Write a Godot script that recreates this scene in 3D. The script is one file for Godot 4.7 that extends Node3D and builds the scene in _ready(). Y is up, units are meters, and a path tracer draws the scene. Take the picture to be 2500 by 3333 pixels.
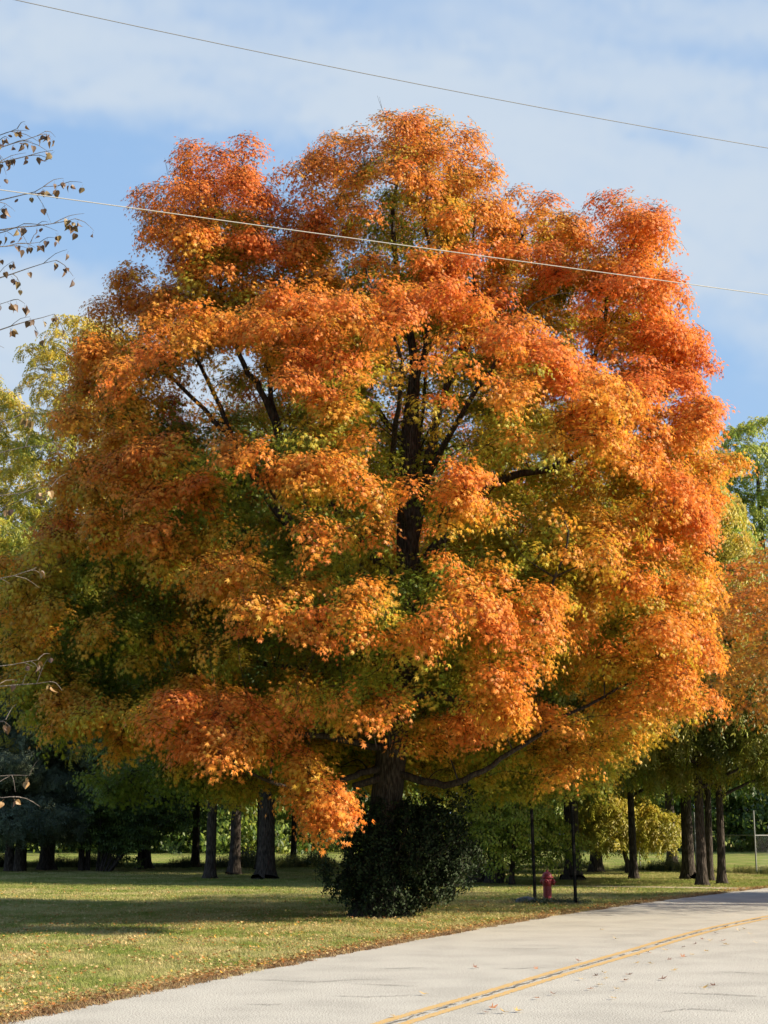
extends Node3D

const EXPOSURE := 2.3
const TREE_AT := Vector3(0.0, 0.0, -30.5)

var used := {}
var fn := FastNoiseLite.new()


# ------------------------------------------------------------------ helpers
class MB:
	var v := PackedVector3Array()
	var n := PackedVector3Array()
	var c := PackedColorArray()
	var ix := PackedInt32Array()
	var tint := false

	func vert(p: Vector3, nn: Vector3, col := Color.WHITE) -> int:
		v.append(p)
		n.append(nn)
		c.append(col)
		return v.size() - 1

	func tri(a: int, b: int, d: int) -> void:
		ix.append(a)
		ix.append(b)
		ix.append(d)

	func flat(a: Vector3, b: Vector3, d: Vector3, col := Color.WHITE) -> void:
		var nn := (d - a).cross(b - a).normalized()
		tri(vert(a, nn, col), vert(b, nn, col), vert(d, nn, col))

	func quad(a: Vector3, b: Vector3, d: Vector3, e: Vector3, col := Color.WHITE) -> void:
		flat(a, b, d, col)
		flat(a, d, e, col)

	func tube(pts: Array, rad: Array, sides: int, col := Color.WHITE, rough := 0.0, closed := true) -> void:
		var m := pts.size()
		if m < 2:
			return
		var t: Vector3 = (pts[1] - pts[0]).normalized()
		var side: Vector3 = t.cross(Vector3.UP if absf(t.y) < 0.9 else Vector3.RIGHT).normalized()
		var base := v.size()
		for i in m:
			var a: Vector3 = pts[maxi(i - 1, 0)]
			var b: Vector3 = pts[mini(i + 1, m - 1)]
			t = (b - a).normalized()
			side = (side - t * side.dot(t)).normalized()
			var other := t.cross(side)
			for k in sides:
				var w := TAU * k / sides
				var d := side * cos(w) + other * sin(w)
				var r: float = rad[i]
				if rough > 0.0:
					r *= 1.0 + rough * (sin(w * 5.0 + i * 0.35) * 0.5 + sin(w * 11.0 - i * 0.2 + 1.0) * 0.35 + sin(w * 3.0 + i * 0.9) * 0.3)
				vert(pts[i] + d * r, d, col)
		for i in m - 1:
			for k in sides:
				var p := base + i * sides + k
				var q := base + i * sides + (k + 1) % sides
				tri(p, p + sides, q)
				tri(q, p + sides, q + sides)
		if closed:
			var e := vert(pts[m - 1] + t * float(rad[m - 1]) * 0.3, t, col)
			var s := vert(pts[0], -(pts[1] - pts[0]).normalized(), col)
			for k in sides:
				tri(base + (m - 1) * sides + k, e, base + (m - 1) * sides + (k + 1) % sides)
				tri(base + k, base + (k + 1) % sides, s)

	# profile: Array of Vector2(radius, height)
	func lathe(profile: Array, sides: int, at := Transform3D(), col := Color.WHITE) -> void:
		for i in profile.size() - 1:
			var a: Vector2 = profile[i]
			var b: Vector2 = profile[i + 1]
			var d := b - a
			if d.length() < 1e-6:
				continue
			var nr := Vector2(d.y, -d.x).normalized()
			var base := v.size()
			for k in sides:
				var w := TAU * k / sides
				var e := Vector3(cos(w), 0, sin(w))
				var nn := at.basis * (e * nr.x + Vector3.UP * nr.y).normalized()
				vert(at * (e * a.x + Vector3.UP * a.y), nn, col)
				vert(at * (e * b.x + Vector3.UP * b.y), nn, col)
			for k in sides:
				var p := base + k * 2
				var q := base + ((k + 1) % sides) * 2
				tri(p, q, p + 1)
				tri(q, q + 1, p + 1)

	func box(lo: Vector3, hi: Vector3, at := Transform3D(), col := Color.WHITE) -> void:
		var p := []
		for i in 8:
			p.append(at * Vector3(hi.x if i & 1 else lo.x, hi.y if i & 2 else lo.y, hi.z if i & 4 else lo.z))
		for f in [[0, 2, 3, 1], [4, 5, 7, 6], [0, 4, 6, 2], [1, 3, 7, 5], [2, 6, 7, 3], [0, 1, 5, 4]]:
			quad(p[f[0]], p[f[1]], p[f[2]], p[f[3]], col)

	func mesh(m: Material) -> ArrayMesh:
		var a := []
		a.resize(Mesh.ARRAY_MAX)
		a[Mesh.ARRAY_VERTEX] = v
		a[Mesh.ARRAY_NORMAL] = n
		if tint:
			a[Mesh.ARRAY_COLOR] = c
		a[Mesh.ARRAY_INDEX] = ix
		var out := ArrayMesh.new()
		out.add_surface_from_arrays(Mesh.PRIMITIVE_TRIANGLES, a)
		out.surface_set_material(0, m)
		return out


func numbered(called: String, parent: Node) -> String:
	var key := str(parent.get_instance_id()) + called
	var k: int = used.get(key, 0)
	used[key] = k + 1
	return called if k == 0 else "%s_%03d" % [called, k]


func thing(called: String, label: String, category: String, at := Vector3.ZERO, turn := 0.0, group := "") -> Node3D:
	var o := Node3D.new()
	o.name = numbered(called, self)
	add_child(o, true)
	o.position = at
	o.rotation.y = turn
	tag(o, label, category, group)
	return o


func tag(o: Node3D, label: String, category := "", group := "", kind := "") -> Node3D:
	if label:
		o.set_meta("label", label)
	if category:
		o.set_meta("category", category)
	if group:
		o.set_meta("group", group)
	if kind:
		o.set_meta("kind", kind)
	return o


func put(called: String, mesh: Mesh, parent: Node = self, kind := "") -> MeshInstance3D:
	var o := MeshInstance3D.new()
	o.mesh = mesh
	o.name = numbered(called, parent)
	parent.add_child(o, true)
	if kind:
		o.set_meta("kind", kind)
	return o


func many(called: String, mesh: Mesh, xs: Array, cols: Array, parent: Node = self) -> MultiMeshInstance3D:
	var mm := MultiMesh.new()
	mm.transform_format = MultiMesh.TRANSFORM_3D
	mm.use_colors = true
	mm.mesh = mesh
	mm.instance_count = xs.size()
	for i in xs.size():
		mm.set_instance_transform(i, xs[i])
		mm.set_instance_color(i, cols[i])
	var o := MultiMeshInstance3D.new()
	o.multimesh = mm
	o.name = numbered(called, parent)
	parent.add_child(o, true)
	o.set_meta("kind", "stuff")
	return o


func rng_of(k: int) -> RandomNumberGenerator:
	var r := RandomNumberGenerator.new()
	r.seed = k
	return r


func lin(r: float, g: float, b: float) -> Color:
	return Color(r, g, b).linear_to_srgb()


func smooth(pts: Array, k: int) -> Array:
	var out := []
	for i in pts.size() - 1:
		var p0 = pts[maxi(i - 1, 0)]
		var p1 = pts[i]
		var p2 = pts[i + 1]
		var p3 = pts[mini(i + 2, pts.size() - 1)]
		for j in k:
			out.append(p1.cubic_interpolate(p2, p0, p3, float(j) / k))
	out.append(pts[pts.size() - 1])
	return out


func taper(a: float, b: float, count: int, power := 1.0) -> Array:
	var out := []
	for i in count:
		out.append(lerpf(a, b, pow(float(i) / maxi(count - 1, 1), power)))
	return out


func wobble(pts: Array, r: RandomNumberGenerator, amount: float) -> Array:
	var out := []
	for i in pts.size():
		var k := 0.0 if i == 0 else amount
		out.append(pts[i] + Vector3(r.randfn(), r.randfn() * 0.5, r.randfn()) * k)
	return out


func frame(forward: Vector3, up: Vector3) -> Basis:
	var x := forward.normalized()
	var z := x.cross(up).normalized()
	if z.length_squared() < 0.1:
		z = x.cross(Vector3(0.3, 0.2, 1)).normalized()
	return Basis(x, z.cross(x), z)


func noise_tex(size: int, freq: float, ramp: Array, seed_: int, octaves := 4, kind := FastNoiseLite.TYPE_SIMPLEX_SMOOTH) -> NoiseTexture2D:
	var t := NoiseTexture2D.new()
	t.width = size
	t.height = size
	t.seamless = true
	var f := FastNoiseLite.new()
	f.noise_type = kind
	f.frequency = freq
	f.fractal_octaves = octaves
	f.seed = seed_
	t.noise = f
	if ramp:
		var g := Gradient.new()
		g.offsets = PackedFloat32Array(ramp.map(func(e): return e[0]))
		g.colors = PackedColorArray(ramp.map(func(e): return e[1]))
		t.color_ramp = g
	return t


func leaf_mat(rough := 0.5, spec := 0.45, back := 0.75) -> StandardMaterial3D:
	var m := StandardMaterial3D.new()
	m.vertex_color_use_as_albedo = true
	m.roughness = rough
	m.metallic_specular = spec
	m.cull_mode = BaseMaterial3D.CULL_DISABLED
	m.backlight_enabled = true
	m.backlight = Color(back, back, back).linear_to_srgb()
	return m


func plain(col: Color, rough := 0.7, metal := 0.0) -> StandardMaterial3D:
	var m := StandardMaterial3D.new()
	m.albedo_color = col
	m.roughness = rough
	m.metallic = metal
	return m


func bark_mat(dark: Color, light: Color, s: float, relief: float, seed_: int) -> StandardMaterial3D:
	var m := StandardMaterial3D.new()
	m.albedo_texture = noise_tex(512, 0.02, [[0.25, dark], [0.5, dark.lerp(light, 0.45)], [0.75, light]], seed_, 5)
	m.heightmap_enabled = true
	m.heightmap_texture = noise_tex(512, 0.018, [], seed_ + 1, 5)
	m.heightmap_scale = relief
	m.uv1_triplanar = true
	m.uv1_scale = Vector3(s, s * 0.18, s)
	m.roughness = 0.95
	m.metallic_specular = 0.2
	return m


# ------------------------------------------------------------------ leaves and sprays
const MAPLE := [[0.0, 1.05], [0.2, 0.62], [0.45, 0.36], [0.74, 0.95], [0.95, 0.5], [1.2, 0.3], [1.65, 0.68], [2.1, 0.24], [3.14, 0.05]]


func add_maple(b: MB, at: Transform3D, size: float, col: Color) -> void:
	var up := at.basis.y.normalized()
	var ctr := b.vert(at * Vector3(0.18 * size, 0.03 * size, 0), up, col)
	var ids := []
	for s in [1.0, -1.0]:
		for i in MAPLE.size():
			if s < 0 and (i == 0 or i == MAPLE.size() - 1):
				continue
			var a: float = MAPLE[i][0] * s
			var r: float = MAPLE[i][1] * size * 0.62
			var p := Vector3(cos(a) * r + 0.16 * size, -r * r / size * 0.34 - absf(sin(a)) * r * 0.12, sin(a) * r)
			ids.append([a, b.vert(at * p, (up + (at.basis * Vector3(p.x, 0, p.z)).normalized() * 0.12).normalized(), col)])
	ids.sort_custom(func(p, q): return p[0] < q[0])
	for i in ids.size():
		b.tri(ctr, ids[i][1], ids[(i + 1) % ids.size()][1])


func add_blade(b: MB, at: Transform3D, l: float, w: float, col: Color, droop := 0.25) -> void:
	var up := at.basis.y.normalized()
	var z := at.basis.z.normalized()
	var p0 := b.vert(at * Vector3(0, 0, 0), up, col)
	var p1 := b.vert(at * Vector3(l * 0.42, 0, w * 0.5), (up + z * 0.35).normalized(), col)
	var p2 := b.vert(at * Vector3(l, -l * droop, 0), up, col)
	var p3 := b.vert(at * Vector3(l * 0.42, 0, -w * 0.5), (up - z * 0.35).normalized(), col)
	b.tri(p0, p2, p1)
	b.tri(p0, p3, p2)


func leaf_col(r: RandomNumberGenerator, warm := 0.18) -> Color:
	var k := r.randf_range(0.72, 1.2)
	return Color(k, k * r.randf_range(1.0 - warm, 1.0 + warm * 1.3), k * r.randf_range(0.8, 1.3))


func spray_maple(seed_: int, count: int, reach: float, size: float, m: Material, twig := Color(0.1, 0.07, 0.05)) -> ArrayMesh:
	var r := rng_of(seed_)
	var b := MB.new()
	b.tint = true
	b.tube([Vector3(-0.12, -0.02, 0), Vector3(reach * 0.5, 0.01, 0.01), Vector3(reach, -0.05, 0)], [0.004, 0.003, 0.0015], 3, twig)
	for i in count:
		var t := (i + r.randf()) / count
		var s := 1.0 if i % 2 else -1.0
		var pos := Vector3(t * reach, 0.01 - 0.05 * t * t, 0) + Vector3(0, r.randf_range(-0.06, 0.05), s * r.randf_range(0.02, 0.22 * reach / 0.4))
		var yaw := s * r.randf_range(0.15, 1.2)
		var fw := Vector3(cos(yaw), -r.randf_range(0.1, 1.3), sin(yaw))
		var up := Vector3(r.randf_range(-0.35, 0.5), 1.0, r.randf_range(-0.55, 0.55))
		add_maple(b, Transform3D(frame(fw, up), pos), size * r.randf_range(0.7, 1.15), leaf_col(r))
	return b.mesh(m)


func spray_broad(seed_: int, count: int, reach: float, l: float, w: float, m: Material) -> ArrayMesh:
	var r := rng_of(seed_)
	var b := MB.new()
	b.tint = true
	b.tube([Vector3(-0.2, -0.05, 0), Vector3(reach * 0.5, 0.02, 0.02), Vector3(reach, -0.06, 0)], [0.008, 0.005, 0.003], 3, Color(0.07, 0.055, 0.045))
	for i in count:
		var pos := Vector3(r.randf_range(-0.15, 1.0) * reach, r.randf_range(-0.22, 0.16) * reach, r.randf_range(-0.55, 0.55) * reach)
		var yaw := r.randf_range(-1.5, 1.5)
		var fw := Vector3(cos(yaw), -r.randf_range(0.0, 1.4), sin(yaw))
		var up := Vector3(r.randf_range(-0.5, 0.5), 1.0, r.randf_range(-0.6, 0.6))
		add_blade(b, Transform3D(frame(fw, up), pos), l * r.randf_range(0.7, 1.25), w * r.randf_range(0.8, 1.2), leaf_col(r, 0.2))
	return b.mesh(m)


func spray_pinnate(seed_: int, fronds: int, reach: float, m: Material) -> ArrayMesh:
	var r := rng_of(seed_)
	var b := MB.new()
	b.tint = true
	for f in fronds:
		var yaw := r.randf_range(-1.3, 1.3)
		var start := Vector3(r.randf_range(-0.1, 0.5) * reach, r.randf_range(-0.1, 0.1), r.randf_range(-0.3, 0.3) * reach)
		var dirn := Vector3(cos(yaw), r.randf_range(-0.1, 0.25), sin(yaw)).normalized()
		var col := leaf_col(r, 0.2)
		var l := r.randf_range(0.28, 0.42)
		for k in 5:
			var t := (k + 1) / 5.0
			var p := start + dirn * l * t + Vector3.DOWN * l * t * t * 0.7
			for s in [-1.0, 1.0]:
				var fw: Vector3 = dirn.rotated(Vector3.UP, s * 0.9) + Vector3.DOWN * r.randf_range(0.3, 1.0)
				add_blade(b, Transform3D(frame(fw, Vector3(r.randf_range(-0.4, 0.4), 1, r.randf_range(-0.4, 0.4))), p), r.randf_range(0.1, 0.15), 0.05, col)
	return b.mesh(m)


func spray_cedar(seed_: int, m: Material) -> ArrayMesh:
	var r := rng_of(seed_)
	var b := MB.new()
	b.tint = true
	for f in 22:
		var yaw := r.randf_range(-1.1, 1.1)
		var start := Vector3(r.randf_range(-0.2, 0.35), r.randf_range(-0.2, 0.2), r.randf_range(-0.25, 0.25))
		var d := Vector3(cos(yaw), r.randf_range(-0.5, 0.5), sin(yaw)).normalized()
		var col := leaf_col(r, 0.08)
		for k in 5:
			var t := k / 5.0
			var s := 1.0 if k % 2 else -1.0
			add_blade(b, Transform3D(frame(d.rotated(Vector3.UP, s * 0.55) + Vector3.DOWN * 0.25, Vector3(r.randf_range(-0.6, 0.6), 1, r.randf_range(-0.6, 0.6))), start + d * t * 0.3), r.randf_range(0.09, 0.15), 0.035, col, 0.15)
	return b.mesh(m)


# ------------------------------------------------------------------ crowns
func sample_pads(ells: Array, spacing: float, tries: int, r: RandomNumberGenerator, shell: float, keep: Callable) -> Array:
	var lo := Vector3.ONE * 1e9
	var hi := -lo
	for e in ells:
		lo = lo.min(e[0] - e[1])
		hi = hi.max(e[0] + e[1])
	var grid := {}
	var out := []
	for t in tries:
		var p := Vector3(r.randf_range(lo.x, hi.x), r.randf_range(lo.y, hi.y), r.randf_range(lo.z, hi.z))
		var best := -1.0
		var dirn := Vector3.UP
		for e in ells:
			var c: Vector3 = e[0]
			var s: Vector3 = e[1]
			var q := (p - c) / s
			var k := q.length_squared()
			if k < 1.0:
				var d := (1.0 - sqrt(k)) * minf(s.x, minf(s.y, s.z))
				if d > best:
					best = d
					dirn = q / s
		if best < 0.0 or best > shell:
			continue
		var want: float = keep.call(p, best, dirn.normalized(), r)
		if want <= 0.0 or r.randf() > want:
			continue
		var sp := spacing * (1.0 if best < 1.2 else 1.0 + (best - 1.2) * 0.22)
		var cell := Vector3i((p / spacing).floor())
		var near := false
		for dx in [0, -1, 1]:
			for dy in [0, -1, 1]:
				for dz in [0, -1, 1]:
					for o in grid.get(cell + Vector3i(dx, dy, dz), []):
						if o.distance_squared_to(p) < sp * sp:
							near = true
							break
					if near:
						break
				if near:
					break
			if near:
				break
		if near:
			continue
		if not grid.has(cell):
			grid[cell] = []
		grid[cell].append(p)
		out.append({"p": p, "d": best, "out": dirn.normalized()})
	return out


func pad_sprays(p: Vector3, n: Vector3, radius: float, count: int, r: RandomNumberGenerator, scale_: float, dome := 0.35) -> Array:
	var b := frame(n.cross(Vector3(0.31, 0.2, 0.93)).normalized() + Vector3(0.001, 0, 0), n)
	var out := []
	for i in count:
		var a := TAU * (i * 0.618 + r.randf() * 0.1)
		var q := sqrt((i + 0.3) / count) * radius
		var d := b.x * cos(a) + b.z * sin(a)
		var pos := p + d * q - n * dome * q * q / maxf(radius, 0.1) + n * r.randf_range(-0.12, 0.12)
		var fw := d + Vector3.DOWN * (0.12 + 0.28 * q / radius) + n * r.randf_range(-0.1, 0.25)
		var up := (n + Vector3.UP * 0.5 + d * 0.25 + Vector3(r.randfn(), r.randfn(), r.randfn()) * 0.2).normalized()
		out.append(Transform3D(frame(fw, up).scaled(Vector3.ONE * scale_ * r.randf_range(0.8, 1.2)), pos - d * 0.15))
	return out


func ramp(stops: Array, t: float) -> Color:
	t = clampf(t, 0.0, 1.0) * (stops.size() - 1)
	var i := mini(int(t), stops.size() - 2)
	return stops[i].lerp(stops[i + 1], t - i)


# Joins pads to a skeleton; nodes: Array of [pos, radius]
func twigs(b: MB, pads: Array, nodes: Array, r: RandomNumberGenerator, rmax: float, sides := 4) -> void:
	pads.sort_custom(func(p, q): return p.p.x * p.p.x + p.p.z * p.p.z + p.p.y * 0.8 < q.p.x * q.p.x + q.p.z * q.p.z + q.p.y * 0.8)
	for pad in pads:
		var p: Vector3 = pad.p
		var best = null
		var bd := 1e9
		for nd in nodes:
			var d: float = nd[0].distance_to(p) + maxf(0.0, nd[0].y - p.y + 0.25) * 1.3
			if d < bd:
				bd = d
				best = nd
		var q: Vector3 = best[0]
		var l := q.distance_to(p)
		if l < 0.15:
			continue
		var mid := q.lerp(p, 0.5) + Vector3(r.randfn() * 0.06, 0.08 * l, r.randfn() * 0.06) * minf(l, 2.0)
		var pts := smooth([q, mid, p - pad.out * 0.05], 3)
		var r0 := minf(float(best[1]) * 0.75, minf(rmax, 0.009 + 0.012 * l))
		b.tube(pts, taper(r0, 0.0045, pts.size()), sides, Color.WHITE, 0.0, false)
		if l > 0.4:
			for i in [pts.size() / 2, pts.size() - 1]:
				nodes.append([pts[i], lerpf(r0, 0.006, float(i) / pts.size())])


# ------------------------------------------------------------------ background tree
func bg_tree(o: Dictionary) -> void:
	var r := rng_of(o.seed)
	var root := thing(o.called, o.label, "tree", o.at, 0.0, o.get("group", ""))
	var h: float = o.h
	var cb: float = o.base
	var cr: float = o.r
	var lean: Vector3 = o.get("lean", Vector3(r.randfn() * 0.15, 0, r.randfn() * 0.15))
	var tr: float = o.tr
	var top := Vector3(lean.x * 2.0, h * 0.9, lean.z * 2.0)
	var ctl := [Vector3.ZERO, Vector3(0, 0.35, 0), Vector3(lean.x * 0.3, h * 0.18, lean.z * 0.3), Vector3(lean.x, h * 0.5, lean.z), top]
	var axis := smooth(ctl, 5)
	var rr := []
	for p in axis:
		var t: float = p.y / h
		rr.append(tr * (1.0 + 0.7 * exp(-p.y / 0.22)) * pow(maxf(1.0 - t, 0.0), 0.75) + 0.012)
	var b := MB.new()
	b.tube(axis, rr, 14, Color.WHITE, 0.07)
	put("trunk", b.mesh(o.bark), root)
	var nodes := []
	for i in axis.size():
		if axis[i].y > cb * 0.8:
			nodes.append([axis[i], rr[i]])
	b = MB.new()
	var ells := []
	var limbs: int = o.get("limbs", 9)
	for k in limbs:
		var t := (k + 0.5) / limbs
		var az := k * 2.4 + r.randf() * 0.5
		var y0 := lerpf(cb * 0.85, h * 0.7, t)
		var prof := sin(clampf(lerpf(0.42, 0.95, t), 0, 1) * PI) * 0.7 + 0.35 * (1.0 - t)
		var reach := cr * prof * r.randf_range(0.75, 1.1)
		var i0 := 0
		for i in axis.size():
			if axis[i].y <= y0:
				i0 = i
		var s: Vector3 = axis[i0]
		var d := Vector3(cos(az), 0, sin(az))
		var rise := reach * lerpf(0.35, 1.1, t)
		var pts := smooth(wobble([s, s + d * reach * 0.4 + Vector3.UP * rise * 0.5, s + d * reach * 0.95 + Vector3.UP * rise], r, 0.08), 4)
		var r0: float = minf(rr[i0] * 0.6, 0.03 + reach * 0.022)
		b.tube(pts, taper(r0, 0.012, pts.size()), 6, Color.WHITE, 0.05, false)
		for i in range(3, pts.size()):
			nodes.append([pts[i], lerpf(r0, 0.012, float(i) / pts.size())])
		var sz := reach * 0.52 + 0.5
		ells.append([pts[pts.size() - 1] * 0.8 + s * 0.2 + Vector3.UP * 0.2, Vector3(sz, sz * r.randf_range(0.7, 1.0), sz)])
	ells.append([Vector3(top.x, h - cr * 0.62, top.z), Vector3(cr * 0.55, cr * 0.66, cr * 0.55)])
	ells.append([Vector3(lean.x, lerpf(cb, h, 0.55), lean.z), Vector3(cr * 0.6, (h - cb) * 0.42, cr * 0.6)])
	for e in o.get("extra", []):
		ells.append(e)
	var thin: float = o.get("thin", 1.0)
	var pads := sample_pads(ells, o.get("spacing", 0.95), o.get("tries", 9000), r, 1.7, func(p, d, _n, rg):
		return thin * (1.0 if d < 0.9 else 0.4) if p.y > cb else 0.0)
	twigs(b, pads, nodes, r, 0.03, 3)
	put("branches", b.mesh(o.bark), root, "stuff")
	var xs := []
	var cols := []
	var pal: Array = o.pal
	for pad in pads:
		var n: Vector3 = (Vector3.UP * 0.7 + pad.out * 0.6).normalized()
		var w := fn.get_noise_3d((pad.p.x + o.at.x) * 22.0, pad.p.y * 22.0, (pad.p.z + o.at.z) * 22.0)
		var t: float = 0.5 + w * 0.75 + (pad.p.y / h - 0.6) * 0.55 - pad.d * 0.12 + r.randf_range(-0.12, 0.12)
		for x in pad_sprays(pad.p, n, o.get("pad", 0.6), o.get("n", 5), r, o.get("scale", 1.0)):
			xs.append(x)
			var k := r.randf_range(0.82, 1.15)
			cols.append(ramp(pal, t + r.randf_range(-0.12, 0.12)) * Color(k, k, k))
	many("foliage", o.spray, xs, cols, root)


# ------------------------------------------------------------------ sky picture
func sky_image() -> Image:
	var w := 1536
	var h := 768
	var im := Image.create(w, h, false, Image.FORMAT_RGBF)
	var f := FastNoiseLite.new()
	f.noise_type = FastNoiseLite.TYPE_SIMPLEX_SMOOTH
	f.seed = 21
	f.frequency = 0.55
	f.fractal_octaves = 5
	f.fractal_gain = 0.48
	f.domain_warp_enabled = true
	f.domain_warp_amplitude = 0.9
	f.domain_warp_frequency = 0.35
	var ground := Color(0.30, 0.30, 0.27) * (0.55 / EXPOSURE)
	for j in h:
		var el := PI * (0.5 - (j + 0.5) / h)
		if el < -0.02:
			for i in w:
				im.set_pixel(i, j, ground)
			continue
		var y := sin(maxf(el, 0.0))
		var deep := Color(0.13, 0.27, 0.62)
		var low := Color(0.35, 0.555, 0.85)
		var edge := Color(0.50, 0.66, 0.86)
		var blue := edge.lerp(low, smoothstep(0.05, 0.36, y)).lerp(deep, smoothstep(0.30, 1.0, y))
		for i in w:
			var az := TAU * (i + 0.5) / w
			var x := sin(az) * cos(el)
			var z := -cos(az) * cos(el)
			var k := 1.0 / (y + 0.28)
			var px := x * k
			var pz := z * k
			# streaks run from low on one side to high on the other
			var a := -0.24
			var u := px * cos(a) + pz * sin(a)
			var v := -px * sin(a) + pz * cos(a)
			var nz := f.get_noise_3d(u * 1.5 - 16.8, v * 3.4 - 9.684, 45.58) + 0.45 * f.get_noise_3d(u * 0.9 - 9.684, v * 0.9 + 45.58, 7.0) + 0.2 * f.get_noise_3d(u * 4.0, v * 12.0, 4.0)
			var cl := smoothstep(-0.32, 0.46, nz)
			var c := blue.lerp(Color(0.61, 0.71, 0.83), cl)
			im.set_pixel(i, j, c * (1.0 / EXPOSURE))
	return im


# ------------------------------------------------------------------ the scene
func _ready() -> void:
	fn.noise_type = FastNoiseLite.TYPE_SIMPLEX_SMOOTH
	fn.frequency = 0.01
	fn.seed = 5
	# camera
	var cam := Camera3D.new()
	cam.name = "camera"
	add_child(cam)
	cam.position = Vector3(0, 1.7, 0)
	cam.rotation_degrees = Vector3(12.3, 0, 0)
	cam.fov = 38.6
	cam.near = 0.1
	cam.far = 900.0
	cam.current = true
	# sky and exposure
	var env := Environment.new()
	env.background_mode = Environment.BG_SKY
	var pano := PanoramaSkyMaterial.new()
	pano.panorama = ImageTexture.create_from_image(sky_image())
	env.sky = Sky.new()
	env.sky.sky_material = pano
	env.tonemap_mode = Environment.TONE_MAPPER_LINEAR
	env.tonemap_exposure = EXPOSURE
	env.sdfgi_enabled = true
	env.ssao_enabled = true
	env.ssil_enabled = true
	var we := WorldEnvironment.new()
	we.name = "world_environment"
	we.environment = env
	add_child(we)
	# sun: low on the right, a little on the camera's side
	var sun := DirectionalLight3D.new()
	sun.name = "sun"
	add_child(sun)
	var el := deg_to_rad(29.0)
	var az := deg_to_rad(9.0)
	sun.look_at_from_position(Vector3.ZERO, -Vector3(cos(el) * cos(az), sin(el), cos(el) * sin(az)))
	sun.light_energy = 1.6
	sun.light_color = Color(1.0, 0.93, 0.82)
	sun.light_angular_distance = 0.5
	sun.shadow_enabled = true

	build_ground()
	build_road()
	build_background()
	build_maple()
	build_ivy_shrub()
	build_fence()
	build_hydrant()
	build_sign()
	build_redbud()
	build_wires()
	build_litter()


# ------------------------------------------------------------------ ground, road
const EDGE := [Vector2(-9.5, -12), Vector2(-6.6, 2), Vector2(-5.0, 9), Vector2(-3.36, 14.19), Vector2(-2.5, 16.6), Vector2(-1.54, 19.14), Vector2(-0.6, 21.6), Vector2(0.45, 24.17), Vector2(2.5, 28.9), Vector2(4.06, 32.23), Vector2(6.81, 37.54), Vector2(11.76, 46.18), Vector2(17.5, 53.5), Vector2(27, 61), Vector2(45, 68)]
const CENTRE := [Vector2(-6.0, -12), Vector2(-3.6, 2), Vector2(-1.65, 9.5), Vector2(0.10, 13.9), Vector2(1.02, 16.0), Vector2(2.2, 18.75), Vector2(3.45, 21.55), Vector2(4.75, 24.55), Vector2(6.0, 27.2), Vector2(8.1, 31.1), Vector2(11.4, 36.6), Vector2(16.2, 43.3), Vector2(22, 49.5), Vector2(31, 56), Vector2(48, 62)]


func v3(p: Vector2, y := 0.0) -> Vector3:
	return Vector3(p.x, y, -p.y)


func offset_line(line: Array, by: float) -> Array:
	var out := []
	for i in line.size():
		var d: Vector2 = (line[mini(i + 1, line.size() - 1)] - line[maxi(i - 1, 0)]).normalized()
		out.append(line[i] + Vector2(d.y, -d.x) * by)
	return out


func ribbon(b: MB, left: Array, right: Array, y: float) -> void:
	for i in left.size() - 1:
		b.quad(v3(left[i], y), v3(left[i + 1], y), v3(right[i + 1], y), v3(right[i], y))


func edge_x(depth: float) -> float:
	for i in EDGE.size() - 1:
		if depth < EDGE[i + 1].y:
			return lerpf(EDGE[i].x, EDGE[i + 1].x, (depth - EDGE[i].y) / (EDGE[i + 1].y - EDGE[i].y))
	return 100.0


func path_depth(x: float) -> float:
	return 48.75 - 0.022 * maxf(x + 2.0, 0.0) * maxf(x + 2.0, 0.0)


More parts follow.
